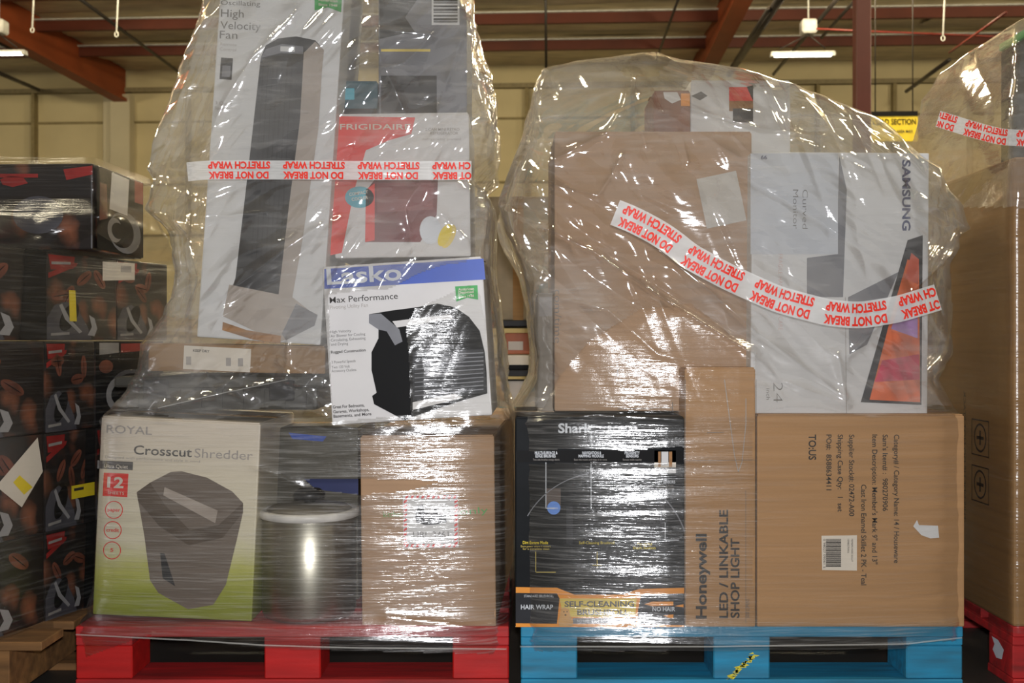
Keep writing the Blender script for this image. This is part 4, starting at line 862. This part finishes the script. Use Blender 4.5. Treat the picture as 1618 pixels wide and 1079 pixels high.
def disp_r(P, px, py, front):
    x = np.where(front, P[:, :, 0], P[:, :, 0] + P[:, :, 1] * 1.7); z = P[:, :, 2]
    up = 1 - ss(600, 665, py)
    h = up * (.014 * crumple(x, z, 12, -.65, 6, 5) + .007 * crumple(x, z, 24, -1.2, 11, 6) + .0035 * crumple(x, z, 28, -.5, 24, 7.0) * ss(-.1, .3, perlin(x * 6, z * 6, 30)) + .016 * perlin(x * 4, z * 3, 6))
    h += (1 - up) * (.0035 * perlin(x * 3, z * 5, 9) + .0020 * crumple(x, z, 52, .03, 16, 12))
    ti = soft_in(px, py, front, RTIGHT); h = h * (1 - .8 * ti) + .002 * ti * crumple(x, z, 54, -.1, 16, 12)
    return h + creases(px, py, front, RCR) * (1 - .5 * ti)
def keep_r(px, py, front):
    edge = np.interp(px, [800, 822, 1120, 1430, 1440, 1530], [1034, 1030, 1030, 1026, 1016, 1014])
    hole = inside(px, py, [(816, 717), (880, 711), (1000, 713), (1078, 706), (1080, 734), (1000, 733), (900, 732), (816, 736)])
    return (py < edge) & ~(hole & front)
def split_r(px, py, front):
    a = np.where((px > 1192 + 4 * np.sin(py / 30)) & (py > 660) & (py < 985), 2, 0)
    return np.where(front & inside(px, py, RTIGHT), 3, np.where(py < 650 + 8 * np.sin(px / 35), 1, a))
FR = Film('stretch_wrap', 'clear stretch film bagging the monitor and carton load on the blue pallet', rows_px(RROWS, bulge=.055), [('tight_wrap', F_TIGHT), ('loose_bag', F_BAG), ('thin_wrap', F_CLEAR), ('taut_patch', F_TIGHT2)], 640, 500, disp_r, frontw(2.6), keep=keep_r, split=split_r)

# --- coffee machine stack
def prism_poly(pts, rnd_=.02):
    out = []; n = len(pts)
    for i in range(n):
        a, b_, c = Vector(pts[i - 1]), Vector(pts[i]), Vector(pts[(i + 1) % n])
        u = b_ + (a - b_).normalized() * rnd_; w = b_ + (c - b_).normalized() * rnd_
        for k in range(7): t_ = k / 6; out.append(u * (1 - t_) ** 2 + b_ * 2 * t_ * (1 - t_) + w * t_ ** 2)
    return np.array([tuple(p) for p in out])
def cpoly(off, a1=.66, a0=-.2):
    p = P0 + PN * off + PD * (a0 - off); q = P0 + PN * off + PD * (a1 + off); r_ = q - PN * .36; s_ = p - PN * .36
    return prism_poly([tuple(s_.xy), tuple(p.xy), tuple(q.xy), tuple(r_.xy)])
tp = at(148, 300, .10); tpoly = lambda o: prism_poly([(-1.75, .09 - o), (tp.x + o, .09 - o), (tp.x + .02 + o, .45), (-1.75, .47)])
CR_ = [(.12, cpoly(.020)), (.15, cpoly(.018)), (.7, cpoly(.018)), (.96, cpoly(.02)), (1.0, cpoly(.018)), (1.02, cpoly(.016)), (1.09, tpoly(.05)), (1.14, tpoly(.02)), (1.22, tpoly(.015)), (1.24, tpoly(.005))]
def disp_c(P, px, py, front):
    x = P[:, :, 0] + P[:, :, 1]; z = P[:, :, 2]
    return .002 * crumple(x, z, 71, .08, 14, 9) + .003 * perlin(x * 4, z * 4, 72) + .010 * np.exp(-((z - 1.06) / .05) ** 2) * crumple(x, z, 73, .6, 9, 4)
Film('stretch_wrap', 'clear stretch film around the coffee machine boxes at the left', CR_, [('tight_wrap', F_SIDE)], 420, 200, disp_c, lambda mid, seg: np.ones(len(seg)))

# --- right edge load
def gp(o, xl=None, y0=None): return prism_poly([(1.157 - o if xl is None else xl, -.005 - o if y0 is None else y0), (2.3, -.005 - o if y0 is None else y0), (2.3, 1.15), (1.157 - o if xl is None else xl, 1.15)], .03)
def gq(xl, y0, yb): return prism_poly([(xl, y0), (2.3, y0), (2.3, yb), (xl, yb)], .03)
GR = [(.13, gp(.010)), (.2, gp(.014)), (.95, gp(.014)), (1.05, gp(.016)), (1.2, gq(1.142, -.03, .85)), (1.36, gq(1.146, -.03, .66)), (1.49, gq(1.156, -.02, .6)), (1.545, gq(1.17, 0, .5)), (1.57, gq(1.22, .05, .35)), (1.58, gq(1.3, .1, .3))]
def disp_g(P, px, py, front):
    x = P[:, :, 0] + P[:, :, 1] * .8; z = P[:, :, 2]; up = ss(1.0, 1.15, z)
    return up * (.008 * crumple(x, z, 81, .8, 4, 2.5) + .003 * crumple(x, z, 82, -.5, 9, 3) + .008 * perlin(x * 3, z * 3, 83)) + (1 - up) * (.002 * crumple(x, z, 84, .06, 14, 9) + .003 * perlin(x * 3, z * 3, 85))
FG = Film('stretch_wrap', 'clear stretch film bagging the very tall carton at the right edge', GR, [('tight_wrap', F_SIDE), ('loose_bag', F_BAG)], 420, 260, disp_g, lambda mid, seg: np.where(mid[:, 0] < 1.5, 2.0, .7), split=lambda px, py, front: np.where(py < 330, 1, 0))

# ------------------------------------------------------------------ printed warning bands on the film
M_BAND = bpy.data.materials.new('warning_band'); M_BAND.use_nodes = True
N = M_BAND.node_tree.nodes; L = M_BAND.node_tree.links; b = N['Principled BSDF']; b.inputs['Base Color'].default_value = (.78, .78, .77, 1); b.inputs['Roughness'].default_value = .3; b.inputs['Alpha'].default_value = .62
nz = N.new('ShaderNodeTexNoise'); nz.inputs['Scale'].default_value = 12; mr = N.new('ShaderNodeMapRange'); mr.inputs['To Min'].default_value = .4; mr.inputs['To Max'].default_value = .8; L.new(nz.outputs['Fac'], mr.inputs['Value']); L.new(mr.outputs[0], b.inputs['Alpha'])
def band(film, path, width, pitch, phase, fh, off=.007, label=None, side=None):
    """a printed strip lying on the film along a path; the lettering runs upside down as on the photograph"""
    pts = np.array(path, float); cum = np.concatenate([[0], np.cumsum(np.hypot(*np.diff(pts, axis=0).T))]); LN = cum[-1]; n = int(LN / 5) + 2
    ts = np.linspace(0, LN, n)
    cs = np.stack([np.interp(ts, cum, pts[:, 0]), np.interp(ts, cum, pts[:, 1])], 1)
    for _ in range(12): cs[1:-1] = cs[1:-1] * .5 + (cs[:-2] + cs[2:]) * .25
    dp = np.array([film.depth(x, y, width * .6) for x, y in cs]) if side is None else np.array([side(x, y) for x, y in cs])
    for _ in range(10): dp[1:-1] = np.minimum(dp[1:-1], dp[1:-1] * .4 + (dp[:-2] + dp[2:]) * .3)
    dp -= off
    tg = np.gradient(cs, axis=0); tg /= np.linalg.norm(tg, axis=1, keepdims=True); up = np.stack([tg[:, 1], -tg[:, 0]], 1)      # 'up' in the picture
    loc = film.root.location
    def pos(sv, tv, o=0.0):
        x = np.interp(sv, ts, cs[:, 0]) + tv * np.interp(sv, ts, up[:, 0]); y = np.interp(sv, ts, cs[:, 1]) + tv * np.interp(sv, ts, up[:, 1])
        d = np.interp(sv, ts, dp) - o; return Vector((0, -D, CAMZ)) + ray(float(x), float(y)) * float(d) - loc
    V = []; Fs = []
    for i, sv in enumerate(ts):
        for k in range(5): V.append(pos(sv, (k / 4 - .5) * width))
    for i in range(n - 1):
        for k in range(4): a = i * 5 + k; Fs.append((a, a + 5, a + 6, a + 1))
    me = bpy.data.meshes.new('warning_band'); me.from_pydata(V, [], Fs); bo = link('warning_band', me, M_BAND, film.root, True)
    bo['label'] = label or 'white strip with red upside-down warning lettering'
    s0 = phase
    while s0 < LN:
        for txt, tv, wd in (('STRETCH WRAP', .06 * width + fh * 1.0, pitch * .83), ('DO NOT BREAK', -.10 * width, pitch * .81)):
            v, f_ = text2d(txt, .045); sx = wd / v[:, 0].max()
            sv = s0 + wd - v[:, 0] * sx; tvv = tv - v[:, 1] * fh              # turned by 180 degrees
            fs = [q for q in f_ if all(0 <= sv[i] <= LN for i in q)]
            if not fs: continue
            me = bpy.data.meshes.new('warning_lettering'); me.from_pydata([pos(a_, c_, .0012) for a_, c_ in zip(sv, tvv)], [], fs); link('warning_lettering', me, M_REDINK, bo)
        s0 += pitch
band(FL, [(296, 272), (326, 269), (450, 269), (600, 270), (745, 270)], 30, 118, 33, 11)
band(FR, [(972, 336), (1000, 347), (1040, 368), (1072, 390), (1085, 403), (1150, 438), (1230, 474), (1310, 495), (1360, 499), (1420, 489), (1482, 470)], 42, 120, 10, 14)
band(FG, [(1482, 188), (1530, 203), (1580, 217), (1640, 220)], 26, 84, -40, 10, off=.012)

# whitish rolled edges and stretched strands of the film
M_STRAND = bpy.data.materials.new('film_strand'); M_STRAND.use_nodes = True
b = M_STRAND.node_tree.nodes['Principled BSDF']; b.inputs['Base Color'].default_value = (.8, .8, .77, 1); b.inputs['Roughness'].default_value = .3; b.inputs['Alpha'].default_value = .16
def strand(film, pts, r, off=.006):
    q = np.array(pts, float); cum = np.concatenate([[0], np.cumsum(np.hypot(*np.diff(q, axis=0).T))]); ts = np.linspace(0, cum[-1], max(6, int(cum[-1] / 12)))
    xs_, ys_ = np.interp(ts, cum, q[:, 0]), np.interp(ts, cum, q[:, 1]); dd = np.array([film.depth(x, y) for x, y in zip(xs_, ys_)])
    for _ in range(4): dd[1:-1] = dd[1:-1] * .5 + (dd[:-2] + dd[2:]) * .25
    tube('film_strand', [Vector((0, -D, CAMZ)) + ray(float(x), float(y)) * float(d - off) - film.root.location for x, y, d in zip(xs_, ys_, dd)], r, M_STRAND, film.root, 6)
strand(FL, [(120, 1003), (300, 1012), (420, 1020), (560, 1024), (800, 1026)], .0020)
strand(FL, [(250, 645), (350, 622), (455, 600)], .0009)
strand(FR, [(822, 1022), (1120, 1022), (1430, 1018), (1520, 1008)], .0020)
